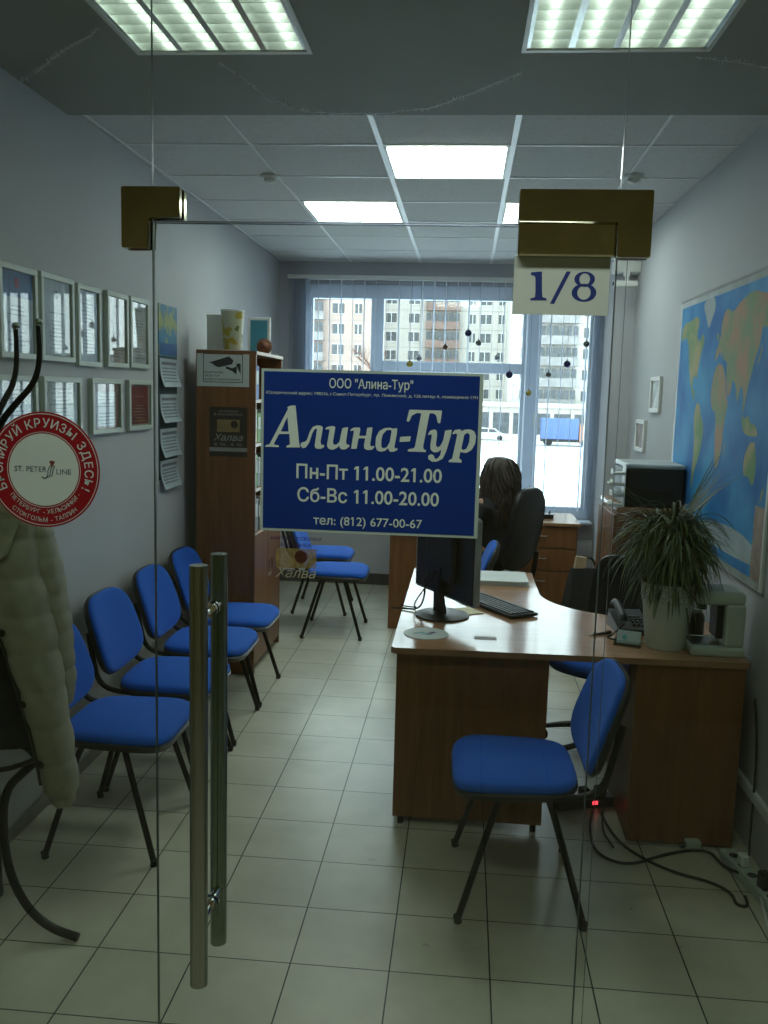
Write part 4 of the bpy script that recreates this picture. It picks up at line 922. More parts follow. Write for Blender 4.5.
for k, zt in enumerate((.185, -.01, -.20, -.375)):
    g = MB(); n = 8; P = []
    hh = .155
    for q in range(n + 1):
        u = q / n; P.append((.008 + .05 * max(0, u - .25) ** 2.0, zt - hh * u))
    R = [[(x, -.145, z), (x, .150, z + .01 * (x - .008) * 10), (x - .003, .150, z + .01 * (x - .008) * 10), (x - .003, -.145, z)] for x, z in P]
    g.loft(R); md = g.build('month_sheet', mat('month_paper', (.42, .50, .54), .55), cal)
    g = MB()
    for r in range(5):
        u = .34 + r * .115; x = .0085 + .05 * max(0, u - .25) ** 2.0
        for c in range(7): g.box(x, x + .001, -.115 + c * .034, -.095 + c * .034, zt - hh * u - .004, zt - hh * u + .004)
    g.box(.0082, .0095, -.12, .125, zt - hh * .22, zt - hh * .12); g.build('day_numbers', INKG, md)
# ------------------------------------------------------------------ right wall: map and two small frames
mp_ = thing('world_map', 'large laminated world map hanging on the right wall', 'map', (XR, 4.29, 1.62))
MW, MH = 1.66, 1.24
MB().box(-.004, 0, -MW / 2, MW / 2, -MH / 2, MH / 2).build('sheet', mat('map_margin', (.40, .44, .42), .25), mp_)
m, N, L, b = newmat('map_ocean'); nz = N.new('ShaderNodeTexNoise'); nz.inputs['Scale'].default_value = 3.2; nz.inputs['Detail'].default_value = 6; tcx = N.new('ShaderNodeTexCoord'); L.new(tcx.outputs['Object'], nz.inputs[0])
rr = N.new('ShaderNodeValToRGB'); rr.color_ramp.elements[0].position = .35; rr.color_ramp.elements[0].color = (.010, .14, .42, 1); rr.color_ramp.elements[1].position = .66; rr.color_ramp.elements[1].color = (.06, .33, .62, 1)
L.new(nz.outputs[0], rr.inputs[0]); L.new(rr.outputs[0], b.inputs['Base Color']); b.inputs['Roughness'].default_value = .6; b.inputs['Specular IOR Level'].default_value = .2; OCE = m
MB().box(-.0048, -.004, -MW / 2 + .03, MW / 2 - .03, -MH / 2 + .03, MH / 2 - .03).build('ocean', OCE, mp_)
def landmat(name, a, c, sc=6):
    m, N, L, b = newmat(name); nz = N.new('ShaderNodeTexNoise'); nz.inputs['Scale'].default_value = sc; nz.inputs['Detail'].default_value = 6; tcx = N.new('ShaderNodeTexCoord'); L.new(tcx.outputs['Object'], nz.inputs[0])
    rr = N.new('ShaderNodeValToRGB'); rr.color_ramp.elements[0].position = .42; rr.color_ramp.elements[0].color = (*a, 1); rr.color_ramp.elements[1].position = .6; rr.color_ramp.elements[1].color = (*c, 1)
    L.new(nz.outputs[0], rr.inputs[0]); L.new(rr.outputs[0], b.inputs['Base Color']); b.inputs['Roughness'].default_value = .6; b.inputs['Specular IOR Level'].default_value = .2; return m
G_ = landmat('map_land_green', (.16, .30, .14), (.40, .36, .18)); B_ = landmat('map_land_brown', (.24, .32, .18), (.45, .26, .17)); W_ = landmat('map_ice', (.42, .50, .52), (.36, .42, .44))
def ll(pts): return [((lo + 172) / 362 * (MW - .06) - (MW - .06) / 2, (la + 4) / 172 * (MH - .06)) for lo, la in pts]
LAND = [('north_america', G_, [(-168, 66), (-150, 70), (-125, 70), (-95, 73), (-82, 68), (-94, 60), (-80, 52), (-65, 60), (-56, 52), (-70, 44), (-76, 35), (-81, 25), (-90, 30), (-97, 26), (-95, 18), (-87, 20), (-83, 10), (-78, 8), (-95, 15), (-106, 22), (-117, 32), (-124, 42), (-130, 55), (-150, 60), (-165, 55)]),
        ('greenland', W_, [(-72, 78), (-60, 83), (-30, 83), (-20, 75), (-30, 68), (-44, 60), (-54, 68)]),
        ('south_america', G_, [(-78, 8), (-62, 10), (-50, 0), (-35, -7), (-40, -22), (-55, -34), (-65, -42), (-69, -54), (-75, -48), (-71, -20), (-81, -5)]),
        ('africa', B_, [(-17, 15), (-9, 32), (10, 37), (32, 31), (43, 12), (51, 11), (40, -5), (40, -18), (30, -32), (18, -34), (12, -15), (9, 3), (-8, 5)]),
        ('eurasia', B_, [(-9, 37), (-9, 43), (0, 49), (8, 55), (5, 60), (15, 69), (28, 71), (45, 67), (70, 73), (105, 77), (140, 73), (180, 69), (178, 63), (162, 58), (155, 52), (140, 55), (135, 43), (127, 38), (121, 31), (110, 20), (105, 10), (100, 2), (97, 17), (88, 22), (80, 8), (72, 21), (60, 25), (57, 18), (45, 12), (36, 30), (36, 37), (27, 37), (20, 40), (13, 45), (16, 38), (8, 44), (0, 40)]),
        ('australia', G_, [(114, -22), (130, -12), (137, -13), (142, -11), (153, -27), (146, -39), (130, -32), (116, -34)]),
        ('antarctica', W_, [(-170, -84), (-170, -78), (-120, -74), (-70, -72), (-58, -64), (-40, -76), (0, -70), (60, -67), (120, -67), (165, -72), (185, -78), (185, -84)]),
        ('indonesia', G_, [(96, 5), (108, 0), (118, 4), (125, -2), (140, -2), (150, -8), (140, -9), (120, -9), (104, -7)]),
        ('islands', G_, [(130, 32), (136, 36), (142, 44), (144, 42), (140, 35)]), ('new_zealand', G_, [(167, -46), (174, -36), (178, -38), (171, -45)]),
        ('madagascar', B_, [(44, -24), (49, -13), (50, -17), (47, -25)]), ('british_isles', G_, [(-9, 52), (-6, 58), (0, 54), (1, 51)])]
for nm, mm, pts in LAND:
    me = polys_mesh([smooth_loop(ll(pts), 1)]); onwall(nm, me, mm, mp_, (-.0053, 0, 0), 'x')
MB().box(-.0055, -.0048, -.80, -.66, -.59, -.30).build('inset_table', mat('map_inset_tan', (.32, .22, .16), .4, var=.15, scale=20), mp_)
MB().box(-.008, 0, -MW / 2, MW / 2, MH / 2, MH / 2 + .01).box(-.008, 0, -MW / 2, MW / 2, -MH / 2 - .01, -MH / 2).build('hanging_bar', mat('map_bar_grey', (.22, .22, .2), .4), mp_)
MB().box(-.012, 0, -MW / 2 + .015, -MW / 2 + .035, -MH / 2, MH / 2, .002).build('white_edge_strip', WHITE, mp_)
for (y0, y1, z0, z1, lb, cc) in ((5.49, 5.76, 1.645, 1.86, 'small pale picture frame high on the right wall beyond the map', (.45, .48, .48)), (5.88, 6.16, 1.385, 1.59, 'small frame with a brown picture low on the right wall beyond the map', (.20, .13, .12))):
    w_, h_ = y1 - y0, z1 - z0
    t = thing('small_picture', lb, 'picture frame', (XR, (y0 + y1) / 2, (z0 + z1) / 2)); g = MB()
    for a, b_, c, e_ in ((-w_ / 2, w_ / 2, -h_ / 2, -h_ / 2 + .025), (-w_ / 2, w_ / 2, h_ / 2 - .025, h_ / 2), (-w_ / 2, -w_ / 2 + .025, -h_ / 2 + .025, h_ / 2 - .025), (w_ / 2 - .025, w_ / 2, -h_ / 2 + .025, h_ / 2 - .025)): g.box(-.02, 0, a, b_, c, e_, .002)
    g.build('frame', WHITE, t); MB().box(-.009, 0, -w_ / 2 + .02, w_ / 2 - .02, -h_ / 2 + .02, h_ / 2 - .02).build('picture', mat('pic_' + str(y0), cc, .4, var=.25, scale=12), t)
sc_ = thing('security_camera', 'white security camera on a bracket under the pipe box at the right corner', 'camera', (1.06, 6.40, 2.55))
MB().box(-.02, .02, -.01, .02, .0, .028, .003).cyl((0, 0, .01), (0, -.02, -.05), .010, n=10).build('bracket', WHITE, sc_)
MB().box(-.09, .07, -.055, -.005, -.075, -.035, .008, seg=2).build('housing', WHITE, sc_); MB().cyl((-.085, -.03, -.055), (-.096, -.03, -.055), .014, n=16).build('lens', BLACK, sc_)

# ------------------------------------------------------------------ coat stand and coats
ck = thing('coat_stand', 'black bentwood style coat stand with curved hooks at the left behind the glass', 'coat stand', (-1.40, 2.52, 0))
MB().tube([(0, 0, .30), (0, 0, 1.0), (0, 0, 1.72)], .016, 12, 0).sph((0, 0, 1.735), .024).build('pole', BLACKM, ck, True)
for k in range(3):
    a = math.radians(-2 + 120 * k); c, s = math.cos(a), math.sin(a)
    MB().tube([(c * r, s * r, z) for r, z in ((.012, .64), (.10, .635), (.15, .59), (.10, .545), (.035, .48), (.022, .36), (.035, .22), (.09, .10), (.17, .035), (.262, .014))], .0135, 12, 2).build('leg', BLACKM, ck, True)
MB().tube([(.155 * math.cos(t), .155 * math.sin(t), .60) for t in [2 * PI * k / 24 for k in range(24)]], .008, 8, 0, closed=True).build('umbrella_ring', BLACKM, ck, True)
for k, dg in enumerate((0, 84, 150, 216, 290)):
    a = math.radians(dg); c, s = math.cos(a), math.sin(a)
    R = 1.0
    hk = MB().tube([(c * r * R, s * r * R, z) for r, z in ((.014, 1.50), (.05, 1.60), (.10, 1.66), (.155, 1.715), (.178, 1.78), (.175, 1.885))], [.010, .010, .010, .009, .008, .007], 10, 2).build('hook', BLACKM, ck, True)
    MB().sph((c * .175 * R, s * .175 * R, 1.893), .0125, u=12, v=8).build('knob', STEEL, hk, True)
def coat(name, label, cat, secs, m, qh, loc, amp=.010, nn=36, folds=5, rzs=0):
    """secs: (z, x0, x1, half depth, y centre)"""
    R = []; Zs = []; z = secs[0][0]; step = .008
    while z > secs[-1][0]: Zs.append(z); z -= step
    Zs.append(secs[-1][0])
    for z in Zs:
        for A, B in zip(secs, secs[1:]):
            if A[0] >= z >= B[0]: break
        t = (A[0] - z) / max(1e-6, A[0] - B[0]); t = t * t * (3 - 2 * t) * .5 + t * .5
        x0, x1, d, yc = [A[i] + (B[i] - A[i]) * t for i in (1, 2, 3, 4)]
        q = abs(math.sin(PI * (z - secs[0][0]) / qh)) ** .45 * amp - amp
        ring = []
        for k in range(nn):
            a = 2 * PI * k / nn; cx = math.copysign(abs(math.cos(a)) ** .75, math.cos(a)); sy = math.copysign(abs(math.sin(a)) ** .75, math.sin(a))
            wv = .0022 * math.sin(k * folds * 2 * PI / nn + z * 6) + .0015 * math.sin(z * 41 + k * .9)
            hw = (x1 - x0) / 2 + q * .7; ring.append(((x0 + x1) / 2 + cx * hw, yc + sy * (d + q + wv), z))
        R.append(ring)
    return MB().loft(R)
PUF = mat('beige_quilted_nylon', (.27, .26, .195), .6, var=.08, scale=18, bump=.35)
ct = thing('beige_puffer_coat', 'long beige quilted puffer coat hanging on the coat stand', 'coat', (0, 0, 0))
body = coat('', '', '', [(1.40, -1.37, -1.22, .04, 2.40), (1.34, -1.42, -1.18, .075, 2.37), (1.22, -1.42, -1.165, .085, 2.36), (1.13, -1.32, -1.14, .08, 2.36), (1.0, -1.255, -1.118, .075, 2.36), (.85, -1.205, -1.098, .07, 2.35), (.70, -1.165, -1.078, .065, 2.35), (.585, -1.15, -1.060, .055, 2.35), (.535, -1.125, -1.072, .035, 2.35)], PUF, .105, None, amp=.008).build('front_panel', PUF, ct, True)
g = coat('', '', '', [(1.345, -1.245, -1.175, .03, 2.42), (1.30, -1.245, -1.155, .055, 2.43), (1.15, -1.22, -1.125, .06, 2.43), (1.0, -1.20, -1.108, .06, 2.43), (.86, -1.18, -1.102, .055, 2.43), (.80, -1.165, -1.11, .045, 2.43)], PUF, .055, None, amp=.006, nn=28, folds=4)
g.build('sleeve', PUF, ct, True)
R = []
g = MB()
for k in range(13):
    t = k / 12; a = PI * (.05 + .9 * t)
    c0 = Vector((-1.33 + .13 * math.cos(a) , 2.36 - .02 * math.sin(a), 1.36 + .045 * math.sin(a)))
    R.append([c0 + Vector((.012 * math.cos(b), .055 * math.sin(b), .05 * math.cos(b) - .01)) for b in [2 * PI * q / 14 for q in range(14)]])
g.loft(R).loft([[(-1.345, 2.30, 1.36), (-1.20, 2.31, 1.385), (-1.18, 2.30, 1.36), (-1.30, 2.285, 1.32)], [(-1.37, 2.265, 1.24), (-1.235, 2.265, 1.26), (-1.20, 2.265, 1.27), (-1.275, 2.25, 1.205)]])
bmesh.ops.subdivide_edges(g.bm, edges=g.bm.edges[:], cuts=1, smooth=.6); g.build('collar', mat('beige_collar', (.29, .28, .21), .75, var=.12, scale=25, bump=.4), ct, True)
MB().tube([(-1.325, 2.33, 1.16), (-1.25, 2.318, 1.0), (-1.207, 2.312, .86), (-1.168, 2.312, .72), (-1.150, 2.318, .60)], .006, 8, 2).build('zip_edge', mat('dark_zip', (.03, .03, .025), .5), ct, True)
for x, z in ((-1.245, 1.045), (-1.192, .845), (-1.145, .675)):
    MB().lathe([(.001, 0), (.010, 0), (.011, .003), (.007, .006), (.001, .006)], 16).build('snap_button', mat('dark_snap', (.03, .03, .025), .3, metal=.6), ct, True, (x + .012, 2.283, z), (PI / 2, 0, 0))
tc_ = thing('dark_jacket', 'dark jacket hanging on the coat stand behind the beige coat', 'coat', (0, 0, 0))
coat('', '', '', [(1.36, -1.50, -1.38, .05, 2.50), (1.28, -1.56, -1.27, .09, 2.50), (1.0, -1.57, -1.245, .10, 2.48), (.8, -1.56, -1.225, .10, 2.47), (.66, -1.55, -1.23, .08, 2.47)], None, .5, None, amp=.004).build('body', CLOTHB, tc_, True)
coat('', '', '', [(1.30, -1.30, -1.24, .04, 2.56), (1.1, -1.29, -1.21, .05, 2.58), (.85, -1.28, -1.205, .045, 2.58), (.78, -1.27, -1.215, .04, 2.58)], None, .5, None, amp=.004).build('sleeve', CLOTHB, tc_, True)

# ------------------------------------------------------------------ blinds and baubles
SLAT = mat('blind_slat_fabric', (.72, .76, .82), .8, var=.02)
_n = SLAT.node_tree; _t = _n.nodes.new('ShaderNodeBsdfTranslucent'); _t.inputs[0].default_value = (.72, .77, .85, 1); _m = _n.nodes.new('ShaderNodeMixShader'); _m.inputs[0].default_value = .45
_n.links.new(_n.nodes['Principled BSDF'].outputs[0], _m.inputs[1]); _n.links.new(_t.outputs[0], _m.inputs[2]); _n.links.new(_m.outputs[0], _n.nodes['Material Output'].inputs[0])
vb = thing('vertical_blinds', 'white vertical blinds opened edge-on across the whole window', 'blinds', (0, 7.86, 0))
MB().box(-1.57, 1.13, -.022, .022, 2.675, 2.71, .003).build('headrail', WHITE, vb)
def slat(x, ang, z0=.74):
    g = MB(); g.box(-.044, .044, -.0007, .0007, z0, 2.672, rot=Matrix.Rotation(ang, 3, 'Z')); bmesh.ops.translate(g.bm, vec=(x, 0, 0), verts=g.bm.verts)
    return g.build('slat', SLAT, vb)
n = 24
for k in range(n):
    x = -1.30 + k * (2.30 / (n - 1)); vang = math.atan2(7.86, x)
    slat(x, PI / 2 + random.uniform(-.16, .16) + (math.atan2(7.86, x) - PI / 2) * .9)
for k in range(6): slat(-1.535 + k * .028, PI / 2 + .55 + .1 * random.random())
for k in range(7): slat(1.055 + k * .009, PI / 2 - .1)
g = MB().tube([(1.03, -.03, 2.67), (1.032, -.03, 1.5), (1.03, -.03, .8)], .0025, 6, 0).tube([(1.045, -.03, 2.67), (1.043, -.03, 1.5), (1.045, -.03, .8)], .0025, 6, 0); g.build('control_chain', WHITE, vb)
BB = [(0.0, 2.24, 'navy', .030, 'dark blue bauble hanging highest in the middle pane of the window'), (.09, 2.16, 'grey', .026, 'grey bauble just right of the highest dark blue one'),
      (-.19, 2.12, 'brown', .024, 'small brown bauble left of the highest dark blue one'), (-.41, 2.02, 'silver', .024, 'small silver bauble right beside the gold one above the door sign'),
      (-.49, 1.97, 'gold', .028, 'gold bauble just above the top edge of the blue door sign'), (.25, 2.04, 'silver', .022, 'small silver bauble in the middle pane near its right frame'),
      (.36, 1.90, 'navy', .030, 'dark blue bauble in front of the horizontal window bar'), (.53, 1.75, 'gold', .026, 'gold bauble in front of the right window mullion'),
      (.69, 1.91, 'grey', .024, 'grey bauble at the left side of the right window pane'), (.84, 2.00, 'navy', .030, 'dark blue bauble in the middle of the right window pane'),
      (.99, 2.17, 'grey', .026, 'grey bauble highest in the right window pane')]
BC = {'navy': (.01, .015, .10), 'grey': (.10, .11, .10), 'brown': (.12, .06, .03), 'silver': (.35, .37, .42), 'gold': (.40, .33, .08)}
for x, z, c_, r_, lb in BB:
    t = thing('bauble', lb, 'ornament', (x, 7.79, z), 0, 'baubles hanging in the window')
    MB().sph((0, 0, 0), r_, u=18, v=12).build('ball', mat('bauble_' + c_, BC[c_], .25, metal=.3), t, True)
    MB().cyl((0, 0, r_ - .002), (0, 0, r_ + .010), .007, n=10).build('cap', mat('bauble_cap', (.3, .3, .3), .3, metal=1), t)
    MB().cyl((0, 0, r_ + .01), (0, .045, 2.68 - z), .0012, n=6).build('string', mat('bauble_string', (.12, .12, .13), .7), t)

# ------------------------------------------------------------------ floor cables, power strips
CAB = mat('black_cable', (.012, .012, .012), .5)
def cable(pts, r, label, cat='cable', m=CAB, sub=3):
    o = MB().tube(pts, r, 8, sub).build('power_cable', m, None, True); tag(o, label, cat); return o
zc = .007
cable([(1.14, 3.42, .60), (1.142, 3.36, .45), (1.142, 3.35, .25), (1.13, 3.32, .08), (1.10, 3.22, .06)], .0045, 'black cable dropping down the right wall beside the desk to the power strip')
cable([(.60, 3.66, zc), (.56, 3.5, zc), (.55, 3.28, zc), (.66, 3.20, zc), (.80, 3.30, zc), (.92, 3.36, zc), (1.00, 3.36, zc), (1.01, 3.30, zc), (1.02, 3.22, zc + .01), (1.06, 3.16, .03)], .0055, 'black cable looping over the floor from under the desk to the power strip')
cable([(.62, 3.72, zc), (.64, 3.45, zc), (.70, 3.30, zc), (.82, 3.18, zc), (.95, 3.13, zc), (1.0, 3.06, zc), (.99, 2.99, zc), (1.03, 2.98, zc), (1.04, 3.05, zc)], .0055, 'black cable running straight over the floor with a loop near the power strip')
cable([(.63, 3.33, .012), (.60, 3.50, .012), (.66, 3.62, .25), (.68, 3.60, .55), (.69, 3.50, .70)], .004, 'black cable hanging under the desk behind the lone blue chair')
cable([(1.09, 3.08, .045), (1.07, 2.95, .012), (1.05, 2.80, .006), (1.06, 2.6, .006)], .004, 'pale cable leaving the power strip towards the glass', m=WHITE)
ps = thing('power_strip', 'white power strip lying along the right wall on the floor', 'power strip', (1.085, 3.13, .002), math.radians(100))
MB().box(-.20, .20, -.028, .028, 0, .042, .008, seg=2).build('body', mat('offwhite_plastic', (.42, .48, .42)), ps)
g = MB()
for k in range(5): g.cyl((-.14 + k * .07, 0, .040), (-.14 + k * .07, 0, .0425), .018, n=20)
g.build('socket', BLACK, ps)
MB().box(.05, .09, -.015, .015, .042, .085, .005).build('white_plug', WHITE, ps); MB().box(-.11, -.06, -.018, .018, .042, .10, .006).build('black_plug', BLACK, ps)
pg = thing('plug_adapter', 'small white plug adapter on the floor in front of the desk pedestal', 'adapter', (.94, 3.385, .0), .1)
MB().box(-.03, .03, -.02, .02, 0, .035, .006, seg=2).build('body', mat('offwhite_plastic', (.42, .48, .42)), pg); MB().cyl((-.03, 0, .018), (-.05, 0, .010), .008, n=10).build('strain_relief', BLACK, pg)
p2 = thing('power_strip', 'black power strip with a lit red switch on the floor under the desk', 'power strip', (.60, 3.70, .002), .3)
MB().box(-.17, .17, -.028, .028, 0, .045, .006).build('body', BLACK, p2); MB().box(-.012, .012, -.0295, -.028, .018, .034).build('red_switch', mat('red_led', (.6, .02, .02), .4, emit=(1, .05, .08), es=1.2), p2)
for k in range(3): MB().box(-.13 + k * .07, -.09 + k * .07, -.02, .02, .045, .085, .005).build('black_plug', RUBBER, p2)

# ------------------------------------------------------------------ the seated woman
def skin_mesh(verts, edges, radii, root=0, sub=2):
    me = bpy.data.meshes.new('s'); me.from_pydata(verts, edges, []); o = bpy.data.objects.new('s', me); C.objects.link(o)
    md = o.modifiers.new('s', 'SKIN'); md.use_smooth_shade = True
    for i, r in enumerate(radii):
        rr = r if isinstance(r, tuple) else (r, r); me.skin_vertices[0].data[i].radius = rr
    me.skin_vertices[0].data[root].use_root = True
    s_ = o.modifiers.new('u', 'SUBSURF'); s_.levels = sub; s_.render_levels = sub
    bpy.context.view_layer.update(); out = bpy.data.meshes.new_from_object(o.evaluated_get(DG())); bpy.data.objects.remove(o); return out
pe = thing('person', 'seated woman in black with long dark wavy hair, turned away towards the window', 'person', (.245, 6.265, .0), math.radians(138))
V = [(0, 0, .57), (.0, 0, .70), (.0, 0, .83), (-.005, 0, .94), (.0, 0, 1.02), (.012, 0, 1.085), (.02, 0, 1.13)]
E_ = [(0, 1), (1, 2), (2, 3), (3, 4), (4, 5), (5, 6)]; Rr = [(.15, .12), (.12, .10), (.12, .10), (.13, .095), (.07, .06), (.045, .045), (.045, .045)]
def add(parent, p, r): V.append(p); Rr.append(r); E_.append((parent, len(V) - 1)); return len(V) - 1
for s in (1, -1):
    a = add(3, (0, s * .155, .975), .055); a = add(a, (.01, s * .195, .90), .047); a = add(a, (.04, s * .215, .76), .038); a = add(a, (.17, s * .17, .70), .034); a = add(a, (.29, s * .09, .665), .024); add(a, (.33, s * .07, .655), .024)
    b_ = add(0, (.06, s * .095, .55), .085); b_ = add(b_, (.24, s * .11, .54), .075); b_ = add(b_, (.42, s * .115, .535), .056); b_ = add(b_, (.45, s * .115, .40), .052); b_ = add(b_, (.44, s * .115, .22), .042); b_ = add(b_, (.43, s * .115, .085), .032); add(b_, (.55, s * .13, .045), (.036, .028))
bm = bmesh.new(); tmp = skin_mesh(V, E_, Rr); bm.from_mesh(tmp)
# head joined to the neck
hd = []
nU, nV = 28, 22; base = Vector((.035, 0, 1.165))
for i in range(nV + 1):
    ph_ = PI * i / nV
    for j in range(nU):
        th_ = 2 * PI * j / nU; x = math.sin(ph_) * math.cos(th_); y = math.sin(ph_) * math.sin(th_); z = math.cos(ph_)
        X = .092 * x; Y = .074 * y * (1 - .22 * max(0, -z)); Z = .115 * z
        if x > .3:
            X += .022 * math.exp(-((y / .16) ** 2)) * math.exp(-(((z + .12) / .20) ** 2))       # nose
            X += .006 * math.exp(-((y / .28) ** 2)) * math.exp(-(((z + .50) / .10) ** 2))       # lips
            X -= .010 * math.exp(-(((abs(y) - .34) / .16) ** 2)) * math.exp(-(((z - .06) / .13) ** 2))  # eye sockets
            X += .006 * math.exp(-((y / .3) ** 2)) * math.exp(-(((z + .80) / .16) ** 2))        # chin
        hd.append(bm.verts.new(base + Vector((X, Y, Z))))
for i in range(nV):
    for j in range(nU):
        q = [hd[i * nU + j], hd[i * nU + (j + 1) % nU], hd[(i + 1) * nU + (j + 1) % nU], hd[(i + 1) * nU + j]]
        try: bm.faces.new(q)
        except ValueError: pass
for s in (1, -1): bmesh.ops.create_uvsphere(bm, u_segments=10, v_segments=8, radius=.026, matrix=Matrix.Translation((.025, s * .076, 1.16)) @ Matrix.Diagonal((.7, .3, 1.1, 1)))
# hands resting on the lap: palm, four fingers and thumb each
for s in (1, -1):
    W = Vector((.33, s * .07, .655))
    hv = [tuple(W), (.37, s * .062, .652), (.40, s * .058, .648)]; he = [(0, 1), (1, 2)]; hr = [(.024, .015), (.034, .014), (.034, .012)]
    for f, (dy, ln) in enumerate(((-.027, .060), (-.009, .068), (.009, .064), (.027, .050))):
        k0 = len(hv); hv += [(.40, s * (.058 + dy), .650), (.40 + ln * .5, s * (.056 + dy * 1.05), .646), (.40 + ln * .85, s * (.054 + dy * 1.05), .632), (.40 + ln, s * (.053 + dy), .622)]; he += [(2, k0), (k0, k0 + 1), (k0 + 1, k0 + 2), (k0 + 2, k0 + 3)]; hr += [.009, .0085, .008, .0065]
    k0 = len(hv); hv += [(.355, s * .03, .650), (.385, s * .012, .648), (.41, s * .004, .642)]; he += [(0, k0), (k0, k0 + 1), (k0 + 1, k0 + 2)]; hr += [.011, .0095, .008]
    bm.from_mesh(skin_mesh(hv, he, hr, 0, 1))
bmesh.ops.recalc_face_normals(bm, faces=bm.faces); me = bpy.data.meshes.new('body'); bm.to_mesh(me); bm.free(); me.materials.clear(); link('body', me, SKIN, pe, smooth=True)
def fat(ids_v, ids_e, ids_r, name, m):
    me = skin_mesh(ids_v, ids_e, ids_r); me.materials.clear(); return link(name, me, m, pe, smooth=True)
V2 = [(0, 0, .58), (0, 0, .70), (0, 0, .83), (-.005, 0, .94), (.0, 0, 1.03), (.01, 0, 1.07)]; E2 = [(0, 1), (1, 2), (2, 3), (3, 4), (4, 5)]; R2 = [(.175, .15), (.15, .125), (.145, .12), (.15, .115), (.085, .075), (.062, .062)]
def add2(p_, p, r): V2.append(p); R2.append(r); E2.append((p_, len(V2) - 1)); return len(V2) - 1
for s in (1, -1):
    a = add2(3, (0, s * .16, .975), .068); a = add2(a, (.01, s * .20, .90), .062); a = add2(a, (.04, s * .22, .76), .054); a = add2(a, (.17, s * .175, .70), .047); add2(a, (.29, s * .09, .667), .034)
fat(V2, E2, R2, 'black_jacket', CLOTHB)
V3 = [(0, 0, .56), (0, 0, .64)]; E3 = [(0, 1)]; R3 = [(.165, .135), (.15, .12)]
for s in (1, -1):
    pr_ = 0
    for p, r in (((.06, s * .095, .55), .098), ((.24, s * .11, .54), .088), ((.42, s * .115, .535), .068), ((.455, s * .115, .40), .064), ((.445, s * .115, .22), .055), ((.43, s * .115, .10), .046)): V3.append(p); R3.append(r); E3.append((pr_, len(V3) - 1)); pr_ = len(V3) - 1
fat(V3, E3, R3, 'trousers', mat('dark_trousers', (.015, .016, .022), .85))
g = MB()
for s in (1, -1): g.loft([[(.39 + .20 * t, s * .12 + sgn * wd, z) for sgn, z in ((-1, 0), (1, 0), (1, hh), (-1, hh))] for t, wd, hh in ((0, .03, .08), (.25, .038, .10), (.6, .045, .075), (.9, .038, .05), (1, .02, .03))])
g.build('shoes', LEATH, pe, True)
g = MB(); rh = random.Random(11)
hc = Vector((.015, 0, 1.175))
R = []
for z, fx, bx_, wy in ((1.302, .03, -.04, .035), (1.29, .075, -.085, .075), (1.25, .10, -.115, .105), (1.20, .075, -.128, .115), (1.14, .045, -.135, .122), (1.06, .03, -.142, .128), (.98, .01, -.150, .125), (.90, -.02, -.155, .11), (.84, -.05, -.150, .08), (.81, -.08, -.135, .04)):
    cxm = (fx + bx_) / 2; hx = (fx - bx_) / 2
    R.append([(cxm + hx * math.cos(a) * (1 + .05 * math.sin(7 * a + z * 50)), wy * math.sin(a) * (1 + .05 * math.sin(9 * a + z * 40)), z) for a in [2 * PI * k / 40 for k in range(40)]])
g.loft(R)
for k in range(90):
    a = rh.uniform(.55, 2 * PI - .55); P = []; ph0 = rh.uniform(0, 6)
    zz = rh.uniform(.80, .95); top_ = rh.uniform(1.12, 1.29)
    for q in range(12):
        t = q / 11; z = top_ + (zz - top_) * t; rad = .108 + .022 * min(1, t * 3) + .010 * math.sin(ph0 + t * 13) - (.03 if top_ > 1.25 and q == 0 else 0)
        P.append((-.02 + rad * math.cos(a + .10 * math.sin(ph0 + 9 * t)), rad * math.sin(a + .10 * math.sin(ph0 + 9 * t)), z))
    g.tube(P, [.010] * 10 + [.006, .002], 6, 1)
g.build('hair', HAIR, pe, True)

# ------------------------------------------------------------------ outside: snow, road, blocks, trees, car, lorry
GZ = -3.6
SNOW = mat('snow', (.78, .80, .83), .9, var=.02, scale=.4)
struct(MB().box(-90, 110, 9.0, 320, GZ - .3, GZ).build('snow_ground', SNOW))
struct(MB().box(-90, 110, 98, 113, GZ, GZ + .03).build('road', mat('slushy_road', (.42, .40, .39), .9, scale=.5, var=.1)))
struct(MB().box(-6, 6, YB + .285, YB + .45, GZ, .5).build('outer_plinth', mat('outer_plinth', (.4, .4, .4), .9)))
WALLP = mat('panel_wall_pale', (.52, .49, .45), .9, var=.03, scale=.3); WPK = mat('panel_wall_pinkish', (.42, .32, .28), .9, var=.05, scale=.4)
WDK = mat('far_window_glass', (.07, .08, .09), .25, var=.2, scale=2); BAL = mat('balcony_panel_brownish', (.26, .18, .155), .8, var=.1, scale=1); BAL2 = mat('balcony_panel_grey', (.27, .26, .26), .8, var=.1, scale=1)
